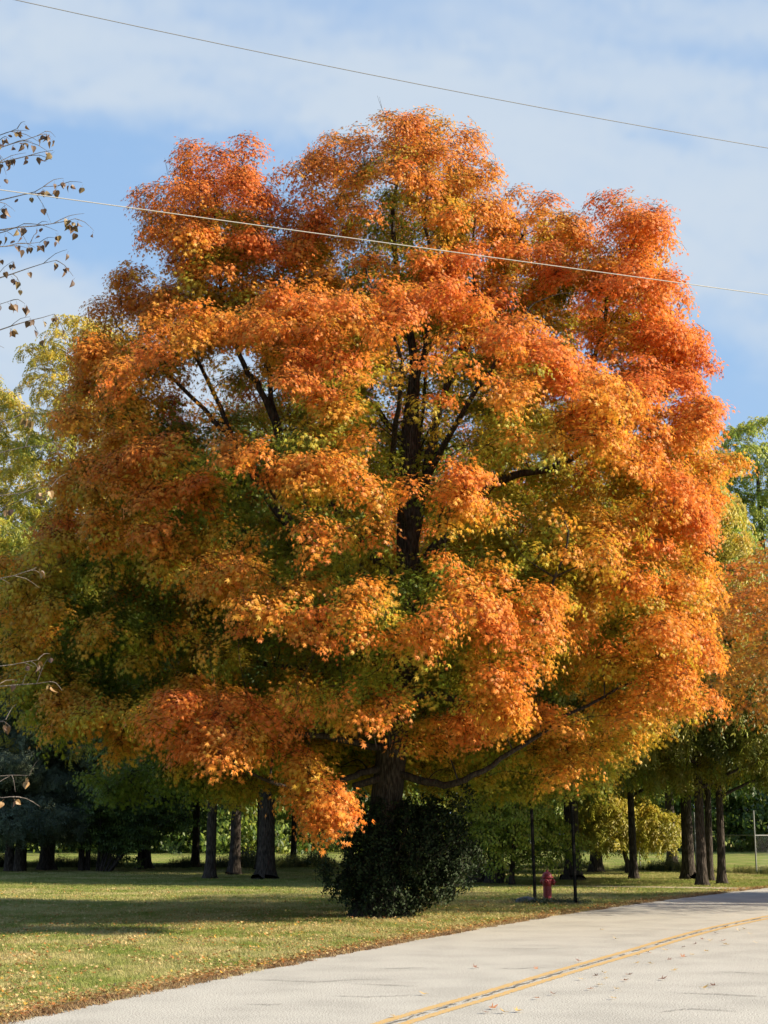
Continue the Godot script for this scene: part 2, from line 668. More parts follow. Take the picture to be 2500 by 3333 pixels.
func build_ground() -> void:
	var m := StandardMaterial3D.new()
	m.albedo_texture = noise_tex(1024, 0.022, [[0.2, lin(0.17, 0.19, 0.055)], [0.45, lin(0.27, 0.275, 0.09)], [0.62, lin(0.35, 0.325, 0.13)], [0.85, lin(0.45, 0.39, 0.20)]], 11, 5)
	m.uv1_triplanar = true
	m.uv1_world_triplanar = true
	m.uv1_scale = Vector3.ONE * 0.45
	m.detail_enabled = true
	m.detail_blend_mode = BaseMaterial3D.BLEND_MODE_MUL
	m.detail_albedo = noise_tex(512, 0.012, [[0.25, Color(0.78, 0.9, 0.72)], [0.7, Color(1, 1, 1)]], 12, 4)
	m.detail_mask = noise_tex(8, 0.1, [[0.0, Color.WHITE], [1.0, Color.WHITE]], 1, 1)
	m.detail_uv_layer = BaseMaterial3D.DETAIL_UV_2
	m.uv2_triplanar = true
	m.uv2_world_triplanar = true
	m.uv2_scale = Vector3.ONE * 0.07
	m.heightmap_enabled = true
	m.heightmap_texture = noise_tex(512, 0.08, [], 13, 3)
	m.heightmap_scale = 5.0
	m.roughness = 1.0
	m.metallic_specular = 0.1
	var b := MB.new()
	b.quad(Vector3(-400, 0, 60), Vector3(-400, 0, -700), Vector3(400, 0, -700), Vector3(400, 0, 60))
	tag(put("ground", b.mesh(m)), "mown lawn and park ground stretching back under the trees", "", "", "structure")

	# grass blades
	var gm := leaf_mat(0.7, 0.25, 0.5)
	var r := rng_of(77)
	var tb := MB.new()
	tb.tint = true
	for i in 11:
		var a := r.randf() * TAU
		var base := Vector3(r.randf_range(-0.07, 0.07), -0.005, r.randf_range(-0.07, 0.07))
		var tip := base + Vector3(cos(a) * r.randf_range(0.01, 0.05), r.randf_range(0.03, 0.065), sin(a) * r.randf_range(0.01, 0.05))
		var s := Vector3(-sin(a), 0, cos(a)) * 0.004
		var k := r.randf_range(0.8, 1.2)
		var c := Color(k * r.randf_range(0.9, 1.25), k, k)
		tb.flat(base - s, tip, base + s, c)
	var xs := []
	var cols := []
	for i in 90000:
		var t := r.randf()
		var d := 13.0 * pow(70.0 / 13.0, pow(t, 0.8))
		var half := d * 0.285 + 0.6
		var x := r.randf_range(-half, half)
		var e := edge_x(d)
		if x > e + 0.06 or (x > -2.0 and absf(d - path_depth(x)) < 0.32 + x * 0.02):
			continue
		var sc := clampf(0.9 + (d - 14.0) * 0.02, 0.9, 1.9)
		xs.append(Transform3D(Basis(Vector3.UP, r.randf() * TAU).scaled(Vector3(sc, sc * r.randf_range(0.6, 1.05) * (0.9 if d < 40 else 0.7), sc)), Vector3(x, 0.0, -d)))
		var w := fn.get_noise_2d(x * 40.0, d * 40.0) + 0.6 * fn.get_noise_2d(x * 170.0, d * 120.0)
		var dry := clampf(0.42 + w * 0.9 + r.randf_range(-0.25, 0.25) + clampf(0.4 - (e - x), 0.0, 0.4) * 1.6, 0, 1)
		if d > 45.0 and d < 54.0:
			dry *= 0.5
		cols.append(Color(0.21, 0.27, 0.055).lerp(Color(0.56, 0.47, 0.23), dry))
	tag(many("grass", tb.mesh(gm), xs, cols), "mown green and straw coloured grass of the lawn beside the road", "grass", "", "stuff")


func build_road() -> void:
	var m := StandardMaterial3D.new()
	m.albedo_texture = noise_tex(1024, 0.11, [[0.18, lin(0.14, 0.138, 0.125)], [0.42, lin(0.34, 0.337, 0.305)], [0.58, lin(0.43, 0.428, 0.39)], [0.8, lin(0.64, 0.63, 0.585)]], 31, 3)
	m.uv1_triplanar = true
	m.uv1_world_triplanar = true
	m.uv1_scale = Vector3.ONE * 0.42
	m.detail_enabled = true
	m.detail_blend_mode = BaseMaterial3D.BLEND_MODE_MUL
	m.detail_albedo = noise_tex(512, 0.012, [[0.2, Color(0.93, 0.93, 0.93)], [0.5, Color(0.975, 0.975, 0.975)], [0.8, Color(1, 1, 1)]], 32, 5)
	m.detail_mask = noise_tex(8, 0.1, [[0.0, Color.WHITE], [1.0, Color.WHITE]], 1, 1)
	m.detail_uv_layer = BaseMaterial3D.DETAIL_UV_2
	m.uv2_triplanar = true
	m.uv2_world_triplanar = true
	m.uv2_scale = Vector3(0.11, 0.11, 0.13)
	m.heightmap_enabled = true
	m.heightmap_texture = noise_tex(1024, 0.13, [], 33, 3)
	m.heightmap_scale = 0.05
	m.roughness = 0.9
	m.metallic_specular = 0.3
	var left := smooth(EDGE, 8)
	var centre := smooth(CENTRE, 8)
	var r := rng_of(4)
	for i in left.size():
		left[i] += Vector2(r.randfn(), 0) * 0.035
	var right := offset_line(centre, 4.3)
	var b := MB.new()
	ribbon(b, left, right, 0.004)
	var road := put("road", b.mesh(m))
	tag(road, "pale worn two lane road with a double yellow centre line", "", "", "structure")
	# centre lines, worn at their edges
	var ym := StandardMaterial3D.new()
	ym.albedo_texture = noise_tex(1024, 0.09, [[0.0, lin(0.40, 0.37, 0.31)], [0.40, lin(0.40, 0.34, 0.24)], [0.5, lin(0.46, 0.275, 0.06)], [1.0, lin(0.54, 0.34, 0.08)]], 41, 5)
	ym.uv1_triplanar = true
	ym.uv1_world_triplanar = true
	ym.uv1_scale = Vector3.ONE * 0.5
	ym.roughness = 0.8
	var fine := smooth(CENTRE, 60)
	for s in [-1.0, 1.0]:
		var lo := []
		var hi := []
		var mid: Array = offset_line(fine, s * 0.115)
		var a: Array = offset_line(mid, -0.052)
		var c: Array = offset_line(mid, 0.052)
		for i in mid.size():
			lo.append(a[i] + Vector2(r.randfn() * 0.008, 0))
			hi.append(c[i] + Vector2(r.randfn() * 0.008, 0))
		b = MB.new()
		ribbon(b, lo, hi, 0.008)
		put("yellow_line", b.mesh(ym), road)
	# seam, cracks and one painted shadow line
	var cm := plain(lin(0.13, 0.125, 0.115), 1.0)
	var seam := [fine]
	b = MB.new()
	for i in range(0, fine.size() - 1):
		if fine[i].y < 12 or fine[i].y > 37:
			continue
		if fn.get_noise_1d(i * 9.0) < -0.22:
			continue
		var d: Vector2 = (fine[i + 1] - fine[i]).normalized()
		var nn := Vector2(d.y, -d.x)
		var w0 := absf(fn.get_noise_1d(i * 31.0)) * 0.035 + 0.008
		var w1 := absf(fn.get_noise_1d((i + 1) * 31.0)) * 0.035 + 0.008
		var j0 := fn.get_noise_1d(i * 17.0 + 500.0) * 0.05
		var j1 := fn.get_noise_1d((i + 1) * 17.0 + 500.0) * 0.05
		b.quad(v3(fine[i] + nn * (j0 - w0), 0.012), v3(fine[i + 1] + nn * (j1 - w1), 0.012), v3(fine[i + 1] + nn * (j1 + w1), 0.012), v3(fine[i] + nn * (j0 + w0), 0.012))
	put("seam", b.mesh(cm), road)
	var cracks_and_shadow := [
		[Vector2(-1.61, 17.81), Vector2(-1.17, 17.66), Vector2(-0.74, 17.52), Vector2(-0.37, 17.77), Vector2(0.14, 17.81)],
		[Vector2(-0.36, 17.28), Vector2(-0.06, 17.21), Vector2(0.39, 16.98)],
		[Vector2(-0.19, 19.11), Vector2(0.15, 19.20), Vector2(0.53, 19.29)],
		[Vector2(4.04, 18.73), Vector2(4.36, 18.63), Vector2(4.72, 18.37)],
		[Vector2(3.02, 16.38), Vector2(3.52, 16.22), Vector2(4.1, 15.90)],
		[Vector2(1.35, 19.18), Vector2(1.67, 19.18), Vector2(2.08, 19.36)],
		[Vector2(2.33, 28.49), Vector2(3.47, 27.61), Vector2(4.82, 26.69), Vector2(6.9, 25.5)],  # thin straight shadow across the road, painted as a dark strip
		[Vector2(3.27, 25.54), Vector2(4.01, 25.26), Vector2(4.61, 25.50)],
		[Vector2(-1.38, 15.31), Vector2(-1.21, 15.28), Vector2(-1.0, 15.31)],
		[Vector2(4.60, 33.57), Vector2(5.80, 34.07), Vector2(6.87, 33.78)],
		[Vector2(7.17, 36.24), Vector2(7.99, 35.43), Vector2(9.21, 36.24)],
		[Vector2(1.2, 22.6), Vector2(2.0, 22.3), Vector2(2.9, 22.5)],
		[Vector2(-0.6, 16.1), Vector2(-0.1, 16.0), Vector2(0.3, 16.15)],
		[Vector2(2.6, 14.6), Vector2(3.0, 14.9), Vector2(3.4, 14.7)],
	]
	for c in cracks_and_shadow:
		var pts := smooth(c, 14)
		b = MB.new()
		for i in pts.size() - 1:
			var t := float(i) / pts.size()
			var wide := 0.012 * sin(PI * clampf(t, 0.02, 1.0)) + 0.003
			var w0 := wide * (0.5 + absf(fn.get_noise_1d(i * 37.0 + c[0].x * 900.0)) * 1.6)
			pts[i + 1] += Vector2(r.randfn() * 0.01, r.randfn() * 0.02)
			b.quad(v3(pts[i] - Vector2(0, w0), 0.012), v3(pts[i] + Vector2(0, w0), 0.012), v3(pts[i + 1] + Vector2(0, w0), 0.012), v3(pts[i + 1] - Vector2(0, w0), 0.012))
		put("crack_or_shadow", b.mesh(cm), road)
	# trodden pale path that runs into the road
	var pm := StandardMaterial3D.new()
	pm.albedo_texture = noise_tex(512, 0.05, [[0.2, lin(0.22, 0.17, 0.11)], [0.5, lin(0.36, 0.30, 0.22)], [0.8, lin(0.46, 0.40, 0.32)]], 51, 4)
	pm.uv1_triplanar = true
	pm.uv1_world_triplanar = true
	pm.uv1_scale = Vector3.ONE * 0.7
	pm.roughness = 1.0
	var pa := smooth([Vector2(-2.0, 48.5), Vector2(2.0, 48.1), Vector2(5.0, 47.3), Vector2(8.0, 46.1), Vector2(10.4, 44.6)], 8)
	var pb := smooth([Vector2(-2.0, 49.0), Vector2(2.0, 48.7), Vector2(5.0, 48.0), Vector2(8.3, 47.0), Vector2(11.7, 46.2)], 8)
	for i in pa.size():
		pa[i].y += r.randfn() * 0.06
		pb[i].y += r.randfn() * 0.06
	b = MB.new()
	ribbon(b, pb, pa, 0.006)
	tag(put("path", b.mesh(pm)), "narrow pale gravel path across the grass behind the hydrant", "", "", "structure")


# ------------------------------------------------------------------ the maple
# openings between the boughs where limbs and sky show; they slope down towards the road
func opening(p: Vector3, grow: float) -> float:
	var y := p.y + p.z * 0.3
	var k := 1.0
	for h in [[0.9, 11.2, 1.25, 1.5, -1.0, 0.07], [-3.2, 11.0, 1.5, 1.15, 0.0, 0.06], [-1.6, 6.1, 1.6, 0.65, 0.6, 0.04], [3.3, 9.3, 1.7, 0.6, 0.7, 0.06], [-4.0, 7.0, 1.6, 0.65, 0.6, 0.05], [2.9, 5.0, 0.45, 1.0, 1.0, 0.15], [0.5, 8.3, 0.6, 0.9, 0.5, 0.12], [2.1, 8.3, 0.9, 0.5, 0.6, 0.1], [-2.2, 8.8, 0.7, 0.7, 0.6, 0.12], [0.9, 5.6, 0.7, 0.7, 1.0, 0.12], [-0.4, 14.2, 0.8, 0.8, 0.6, 0.25], [4.3, 12.6, 0.7, 0.9, 0.6, 0.25], [-5.2, 12.4, 0.7, 0.7, 0.4, 0.25]]:
		var dx: float = (p.x - h[0]) / (h[2] * grow)
		var dy: float = (y - h[1]) / (h[3] * grow)
		if dx * dx + dy * dy < 1.0:
			k *= h[5] if p.z > h[4] else 0.55
	return k


func build_maple() -> void:
	var r := rng_of(2024)
	var root := thing("maple_tree", "large spreading maple with bright orange crown standing beside the road", "tree", TREE_AT)
	var bark := bark_mat(lin(0.024, 0.019, 0.016), lin(0.10, 0.083, 0.068), 2.2, 5.0, 61)
	var tc := [Vector3(-0.09, 0, 0), Vector3(-0.07, 0.5, 0), Vector3(-0.03, 1.7, 0), Vector3(0.15, 3.1, 0), Vector3(0.25, 4.5, -0.05), Vector3(0.5, 6.4, 0), Vector3(0.5, 8.0, 0.05), Vector3(0.56, 10.2, 0), Vector3(0.66, 11.5, 0.1), Vector3(0.5, 12.8, 0), Vector3(0.3, 13.7, 0.1), Vector3(0.2, 15.3, 0), Vector3(0.5, 16.8, 0)]
	var axis := smooth(tc, 6)
	var rr := []
	for p in axis:
		rr.append((0.31 * pow(clampf(1.0 - p.y / 17.5, 0.0, 1.0), 0.8) + 0.28 * exp(-p.y / 0.4) + 0.012) * 1.12 * lerpf(1.0, 0.55, smoothstep(9.8, 12.4, p.y)))
	var b := MB.new()
	b.tube(axis, rr, 30, Color.WHITE, 0.06)
	put("trunk", b.mesh(bark), root)
	var nodes := []
	for i in axis.size():
		if axis[i].y > 3.5:
			nodes.append([axis[i], rr[i]])
	var limbs := [
		[[Vector3(0.5, 7.3, 0), Vector3(0.85, 8.9, 0.1), Vector3(1.1, 10.2, 0.1), Vector3(1.57, 11.6, 0.1), Vector3(2.4, 13.1, 0), Vector3(3.3, 15.2, 0)], 0.15],
		[[Vector3(1.57, 11.6, 0.1), Vector3(1.95, 13.2, 0.3), Vector3(2.0, 15.2, 0.3)], 0.07],
		[[Vector3(0.45, 6.6, 0), Vector3(-0.9, 8.1, 0.5), Vector3(-1.9, 9.1, 0.7), Vector3(-2.5, 10.6, 0.8), Vector3(-3.2, 11.8, 0.8), Vector3(-3.5, 13.2, 0.8), Vector3(-3.7, 15.3, 0.7)], 0.13],
		[[Vector3(-2.2, 9.9, 0.8), Vector3(-2.5, 11.6, 0.3), Vector3(-2.3, 13.0, 0), Vector3(-2.2, 14.6, 0)], 0.07],
		[[Vector3(0.3, 5.3, 0), Vector3(-1.4, 7.2, 0.2), Vector3(-3.0, 9.4, 0.4), Vector3(-4.0, 11.6, 0.5), Vector3(-5.1, 13.1, 0.5)], 0.12],
		[[Vector3(-3.2, 9.8, 0.4), Vector3(-4.6, 11.2, 0.9), Vector3(-5.7, 12.2, 1.0)], 0.06],
		[[Vector3(0.5, 6.8, 0), Vector3(1.7, 8.3, 0.4), Vector3(2.5, 8.9, 0.6), Vector3(3.7, 9.2, 0.8), Vector3(4.8, 10.0, 0.8), Vector3(6.4, 11.8, 0.6)], 0.14],
		[[Vector3(3.7, 9.2, 0.8), Vector3(4.4, 11.0, 0.5), Vector3(5.0, 13.4, 0.3), Vector3(5.3, 14.8, 0.2)], 0.08],
		[[Vector3(0.25, 4.8, 0), Vector3(-0.7, 5.4, 1.0), Vector3(-1.5, 5.9, 1.6), Vector3(-3.0, 6.25, 2.2), Vector3(-4.3, 7.2, 2.4), Vector3(-6.1, 8.1, 2.3)], 0.12],
		[[Vector3(0.2, 4.3, 0), Vector3(-1.4, 5.0, -0.8), Vector3(-3.4, 5.4, -1.2), Vector3(-6.3, 6.2, -1.2)], 0.11],
		[[Vector3(0.1, 3.0, 0), Vector3(-0.6, 2.8, 0.6), Vector3(-1.4, 2.4, 2.4), Vector3(-2.0, 2.55, 4.0), Vector3(-2.7, 2.9, 5.6)], 0.085],
		[[Vector3(0.2, 3.3, 0), Vector3(-1.5, 3.6, 0.8), Vector3(-3.2, 3.5, 1.6), Vector3(-5.4, 3.7, 2.0)], 0.085],
		[[Vector3(0.15, 2.9, 0), Vector3(1.2, 2.6, 0.9), Vector3(2.1, 2.95, 1.4), Vector3(3.6, 3.9, 1.6), Vector3(5.6, 4.9, 1.6)], 0.095],
		[[Vector3(0.3, 4.6, 0), Vector3(1.3, 5.7, -0.3), Vector3(3.0, 6.8, -0.5), Vector3(6.1, 8.2, -0.4)], 0.13],
		[[Vector3(0.25, 4.0, 0), Vector3(0.9, 4.3, 1.7), Vector3(2.3, 3.9, 3.2), Vector3(2.75, 5.2, 4.3), Vector3(3.3, 6.9, 5.0)], 0.09],
		[[Vector3(0.3, 4.9, 0), Vector3(0.55, 5.4, 1.9), Vector3(1.0, 6.8, 3.4), Vector3(1.1, 8.2, 5.2)], 0.1],
		[[Vector3(0.4, 5.6, 0), Vector3(-0.6, 6.4, 2.0), Vector3(-1.4, 7.0, 4.0), Vector3(-2.4, 8.0, 5.6)], 0.1],
		[[Vector3(0.5, 7.8, 0), Vector3(0.2, 9.2, 1.8), Vector3(0.3, 10.6, 3.4), Vector3(-0.4, 12.2, 4.2)], 0.09],
		[[Vector3(0.5, 8.4, 0), Vector3(1.6, 10.0, 1.8), Vector3(2.5, 11.2, 2.7), Vector3(3.0, 12.0, 2.8)], 0.08],
		[[Vector3(0.55, 9.8, 0), Vector3(-0.5, 11.1, -0.3), Vector3(-1.0, 12.0, -0.4), Vector3(-1.5, 14.5, -0.5)], 0.075],
		[[Vector3(0.3, 3.8, 0), Vector3(0.2, 4.4, -2.2), Vector3(-0.4, 5.4, -4.2), Vector3(-1.0, 6.4, -6.0)], 0.1],
		[[Vector3(0.4, 5.4, 0), Vector3(1.8, 6.8, -1.9), Vector3(3.2, 8.6, -3.9), Vector3(4.0, 10.4, -5.0)], 0.1],
		[[Vector3(0.45, 6.2, 0), Vector3(-1.0, 8.0, -2.2), Vector3(-2.4, 10.2, -3.8), Vector3(-3.2, 12.2, -4.2)], 0.1],
		[[Vector3(0.5, 8.2, 0), Vector3(0.8, 10.2, -2.0), Vector3(1.0, 12.6, -3.4), Vector3(1.2, 14.4, -3.4)], 0.08],
		[[Vector3(0.55, 10.6, 0), Vector3(1.0, 12.6, 0.9), Vector3(0.9, 14.6, 1.5), Vector3(1.0, 16.4, 1.4)], 0.06],
	]
	for l in limbs:
		var pts := wobble(smooth(l[0], 6), r, 0.025)
		b = MB.new()
		var rad := taper(l[1], 0.016, pts.size(), 0.85)
		b.tube(pts, rad, 10, Color.WHITE, 0.06)
		put("limb", b.mesh(bark), root)
		for i in range(3, pts.size()):
			nodes.append([pts[i], rad[i]])
	# cut stub on the trunk
	b = MB.new()
	b.tube([Vector3(0.05, 2.78, 0.1), Vector3(-0.3, 2.68, 0.3), Vector3(-0.62, 2.58, 0.42)], [0.085, 0.075, 0.07], 10, Color.WHITE, 0.05)
	put("cut_stub", b.mesh(bark), root)

	var ells := [
		[Vector3(-0.15, 8.3, 0), Vector3(7.0, 4.9, 7.0)],
		[Vector3(0.45, 14.0, 0), Vector3(2.7, 3.5, 3.0)],
		[Vector3(0.75, 16.35, 0), Vector3(1.2, 1.25, 1.2)],
		[Vector3(-4.6, 12.4, 0.3), Vector3(1.5, 2.0, 2.2)],
		[Vector3(5.5, 11.9, 0.2), Vector3(1.4, 2.1, 2.2)],
		[Vector3(-3.45, 13.6, 0.3), Vector3(2.0, 3.3, 2.6)],
		[Vector3(3.6, 13.1, -0.4), Vector3(2.0, 2.9, 2.6)],
		[Vector3(5.0, 12.4, 0.8), Vector3(1.5, 2.9, 2.2)],
		[Vector3(-1.6, 13.9, 0.2), Vector3(1.8, 2.2, 2.4)],
		[Vector3(2.2, 13.8, 0.0), Vector3(1.6, 2.1, 2.4)],
		[Vector3(-4.9, 10.0, 0.6), Vector3(2.1, 3.5, 3.0)],
		[Vector3(-5.2, 6.4, 1.0), Vector3(2.6, 2.5, 3.2)],
		[Vector3(5.3, 9.0, 0.3), Vector3(1.95, 4.2, 3.0)],
		[Vector3(4.9, 6.0, 1.0), Vector3(2.0, 2.3, 3.0)],
		[Vector3(-0.4, 6.0, 4.2), Vector3(3.8, 3.1, 2.9)],
		[Vector3(1.4, 9.2, 3.9), Vector3(3.4, 2.6, 2.6)],
		[Vector3(-2.6, 9.0, 3.9), Vector3(2.6, 2.4, 2.4)],
		[Vector3(0, 11.6, -2.6), Vector3(4.2, 3.8, 3.2)],
		[Vector3(-2.4, 3.9, 3.6), Vector3(2.6, 1.0, 2.6)],
		[Vector3(-5.4, 4.7, 0.8), Vector3(2.4, 1.1, 2.4)],
		[Vector3(0.2, 3.75, -0.8), Vector3(5.6, 1.1, 5.0)],
		[Vector3(3.4, 3.1, -3.2), Vector3(2.2, 1.0, 2.0)],
		[Vector3(-3.9, 3.0, -2.6), Vector3(2.4, 0.9, 2.2)],
		[Vector3(-1.25, 2.35, 5.2), Vector3(0.45, 0.6, 0.45)],
		[Vector3(2.3, 3.9, 4.9), Vector3(0.6, 0.45, 0.6)],
		[Vector3(-2.7, 3.3, 5.4), Vector3(1.2, 0.45, 1.0)],
		[Vector3(-4.2, 4.1, 2.4), Vector3(2.4, 0.8, 2.2)],
		[Vector3(-0.9, 3.9, 5.4), Vector3(1.3, 0.5, 0.8)],
	]
	var keep := func(p: Vector3, d: float, _n: Vector3, _rg: RandomNumberGenerator) -> float:
		var k := 1.0 if d < 1.0 else (0.36 if d < 1.9 else 0.2)
		if p.y < 2.6 and p.z < 2.0:
			return 0.0
		if p.y < 3.6 and Vector2(p.x, p.z).length() < 1.6:
			return 0.0
		if p.z > 0.5 and p.y < 3.9 and p.y < 4.3 - absf(p.x) * 0.12:
			var hang := false
			for e in ells.slice(ells.size() - 5):
				if ((p - e[0]) / e[1]).length_squared() < 1.0:
					hang = true
			if not hang:
				return 0.0
		k *= opening(p, 1.15)
		return k
	# boughs: drooping plates of foliage with gaps between them, each made of small pads
	var boughs := sample_pads(ells, 0.86, 110000, r, 3.4, keep)
	for e in [Vector3(-1.75, 3.2, 5.0), Vector3(-1.5, 2.95, 5.2), Vector3(-1.2, 2.7, 5.1), Vector3(-0.95, 2.4, 5.3), Vector3(-1.15, 2.15, 5.2), Vector3(-0.7, 2.55, 5.1), Vector3(2.3, 3.8, 4.9), Vector3(3.0, 3.4, 4.6)]:
		boughs.append({"p": e, "d": 0.2, "out": Vector3(e.x * 0.1, 0.1, 1.0).normalized(), "size": 0.34})
	var pads := []
	for bo in boughs:
		var o: Vector3 = bo.out
		var flat := Vector3(o.x, 0.0, o.z)
		var n := (Vector3.UP * 0.75 + flat * 0.75 + Vector3(r.randfn(), 0, r.randfn()) * 0.14).normalized()
		if o.y > 0.75:
			n = (Vector3.UP * 0.7 + o * 0.5).normalized()
		var f := frame(flat + Vector3(0.02, 0, 0.01), n)
		var size: float = bo.get("size", r.randf_range(0.38, 0.82))
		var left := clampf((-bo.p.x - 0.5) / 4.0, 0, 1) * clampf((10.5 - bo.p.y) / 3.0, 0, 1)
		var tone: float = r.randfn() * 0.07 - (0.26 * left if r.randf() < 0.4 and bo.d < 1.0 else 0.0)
		for blob in 2 + r.randi() % 3:
			var c: Vector3 = bo.p - o * 0.4 * size + f.x * r.randf_range(-0.7, 0.55) * size + f.z * r.randf_range(-0.95, 0.95) * size + Vector3.UP * r.randf_range(-0.34, 0.26)
			var rb := size * r.randf_range(0.25, 0.66)
			var long := Vector3(r.randfn(), 0.0, r.randfn()).normalized() * r.randf_range(0.0, 0.55)
			var count := int(round(11.0 * rb * rb)) + 2
			for i in count:
				var d := Vector3(r.randfn(), r.randfn(), r.randfn()).normalized()
				if d.y < -0.25:
					d.y = -d.y * 0.6
				if d.dot(o) < -0.3:
					d += o * 0.6
				d = d.normalized()
				var p := c + d * Vector3(1.05, 0.46, 1.05) * rb * pow(r.randf(), 0.4) + long * r.randfn() * rb - Vector3.UP * r.randf() * r.randf() * 0.25
				if r.randf() > opening(p, 1.0):
					continue
				pads.append({"p": p, "d": bo.d + (0.5 if d.y < 0.0 else (0.2 if d.y < 0.25 else 0.0)), "out": d, "n": (n * 0.7 + d * 0.7).normalized(), "tone": tone, "rim": maxf(d.y, 0.0)})
	for q in sample_pads(ells, 0.8, 60000, r, 1.6, keep):
		if r.randf() < 0.5 * opening(q.p, 1.2):
			var p: Vector3 = q.p - q.out * 0.3
			pads.append({"p": p, "d": q.d + 0.5, "out": q.out, "n": (Vector3.UP * 0.8 + q.out * 0.6).normalized(), "tone": r.randfn() * 0.1, "rim": 0.4})
	b = MB.new()
	twigs(b, pads, nodes, r, 0.045)
	var shoots := 0
	for pad in pads:
		if pad.p.y > 14.3 and pad.rim > 0.6 and r.randf() < 0.16 and shoots < 70:
			shoots += 1
			var p: Vector3 = pad.p - Vector3.UP * 0.15
			var tip := p + Vector3(r.randfn() * 0.12, r.randf_range(0.38, 0.62), r.randfn() * 0.12)
			b.tube([p, p.lerp(tip, 0.5) + Vector3(r.randfn(), 0, r.randfn()) * 0.02, tip], [0.007, 0.0045, 0.002], 3, Color.WHITE, 0.0, false)
			var fork := p.lerp(tip, 0.45)
			b.tube([fork, fork + Vector3(r.randfn() * 0.12, 0.22, r.randfn() * 0.12)], [0.004, 0.002], 3, Color.WHITE, 0.0, false)
	put("twigs", b.mesh(bark), root, "stuff")

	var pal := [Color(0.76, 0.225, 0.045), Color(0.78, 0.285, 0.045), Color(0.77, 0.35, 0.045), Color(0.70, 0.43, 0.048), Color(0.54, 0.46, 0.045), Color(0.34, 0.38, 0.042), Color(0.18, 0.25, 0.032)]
	var lm := leaf_mat(0.52, 0.4, 1.0)
	var outer := spray_maple(301, 15, 0.34, 0.106, lm)
	var inner := spray_maple(302, 13, 0.42, 0.118, lm)
	var thin := spray_maple(303, 12, 0.36, 0.098, lm)
	var xs := [[], [], []]
	var cols := [[], [], []]
	for pad in pads:
		var p: Vector3 = pad.p
		var o: Vector3 = pad.out
		var w := fn.get_noise_3d(p.x * 14.0 + 40.0, p.y * 14.0, p.z * 14.0)
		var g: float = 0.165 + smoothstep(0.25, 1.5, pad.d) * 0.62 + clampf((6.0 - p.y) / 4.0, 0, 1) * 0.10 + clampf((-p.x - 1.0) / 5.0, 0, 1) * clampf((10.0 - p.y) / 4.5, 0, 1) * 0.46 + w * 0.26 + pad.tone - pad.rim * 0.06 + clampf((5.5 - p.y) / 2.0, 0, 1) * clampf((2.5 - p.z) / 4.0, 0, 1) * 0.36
		var kind := 0 if pad.d < 1.3 else 1
		if p.y > 15.4 or (p.y > 14.2 and pad.d < 0.5):
			kind = 2
		var count: int = [7, 5, 7][kind]
		for x in pad_sprays(p, pad.n, 0.30, count, r, 1.0, 0.4):
			xs[kind].append(x)
			var k := r.randf_range(0.85, 1.15)
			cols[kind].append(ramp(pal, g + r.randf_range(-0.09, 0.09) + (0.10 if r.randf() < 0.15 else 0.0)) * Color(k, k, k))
	many("outer_foliage", outer, xs[0], cols[0], root)
	many("inner_foliage", inner, xs[1], cols[1], root)
	many("top_foliage", thin, xs[2], cols[2], root)
	print("maple pads ", pads.size(), " sprays ", xs[0].size() + xs[1].size() + xs[2].size())


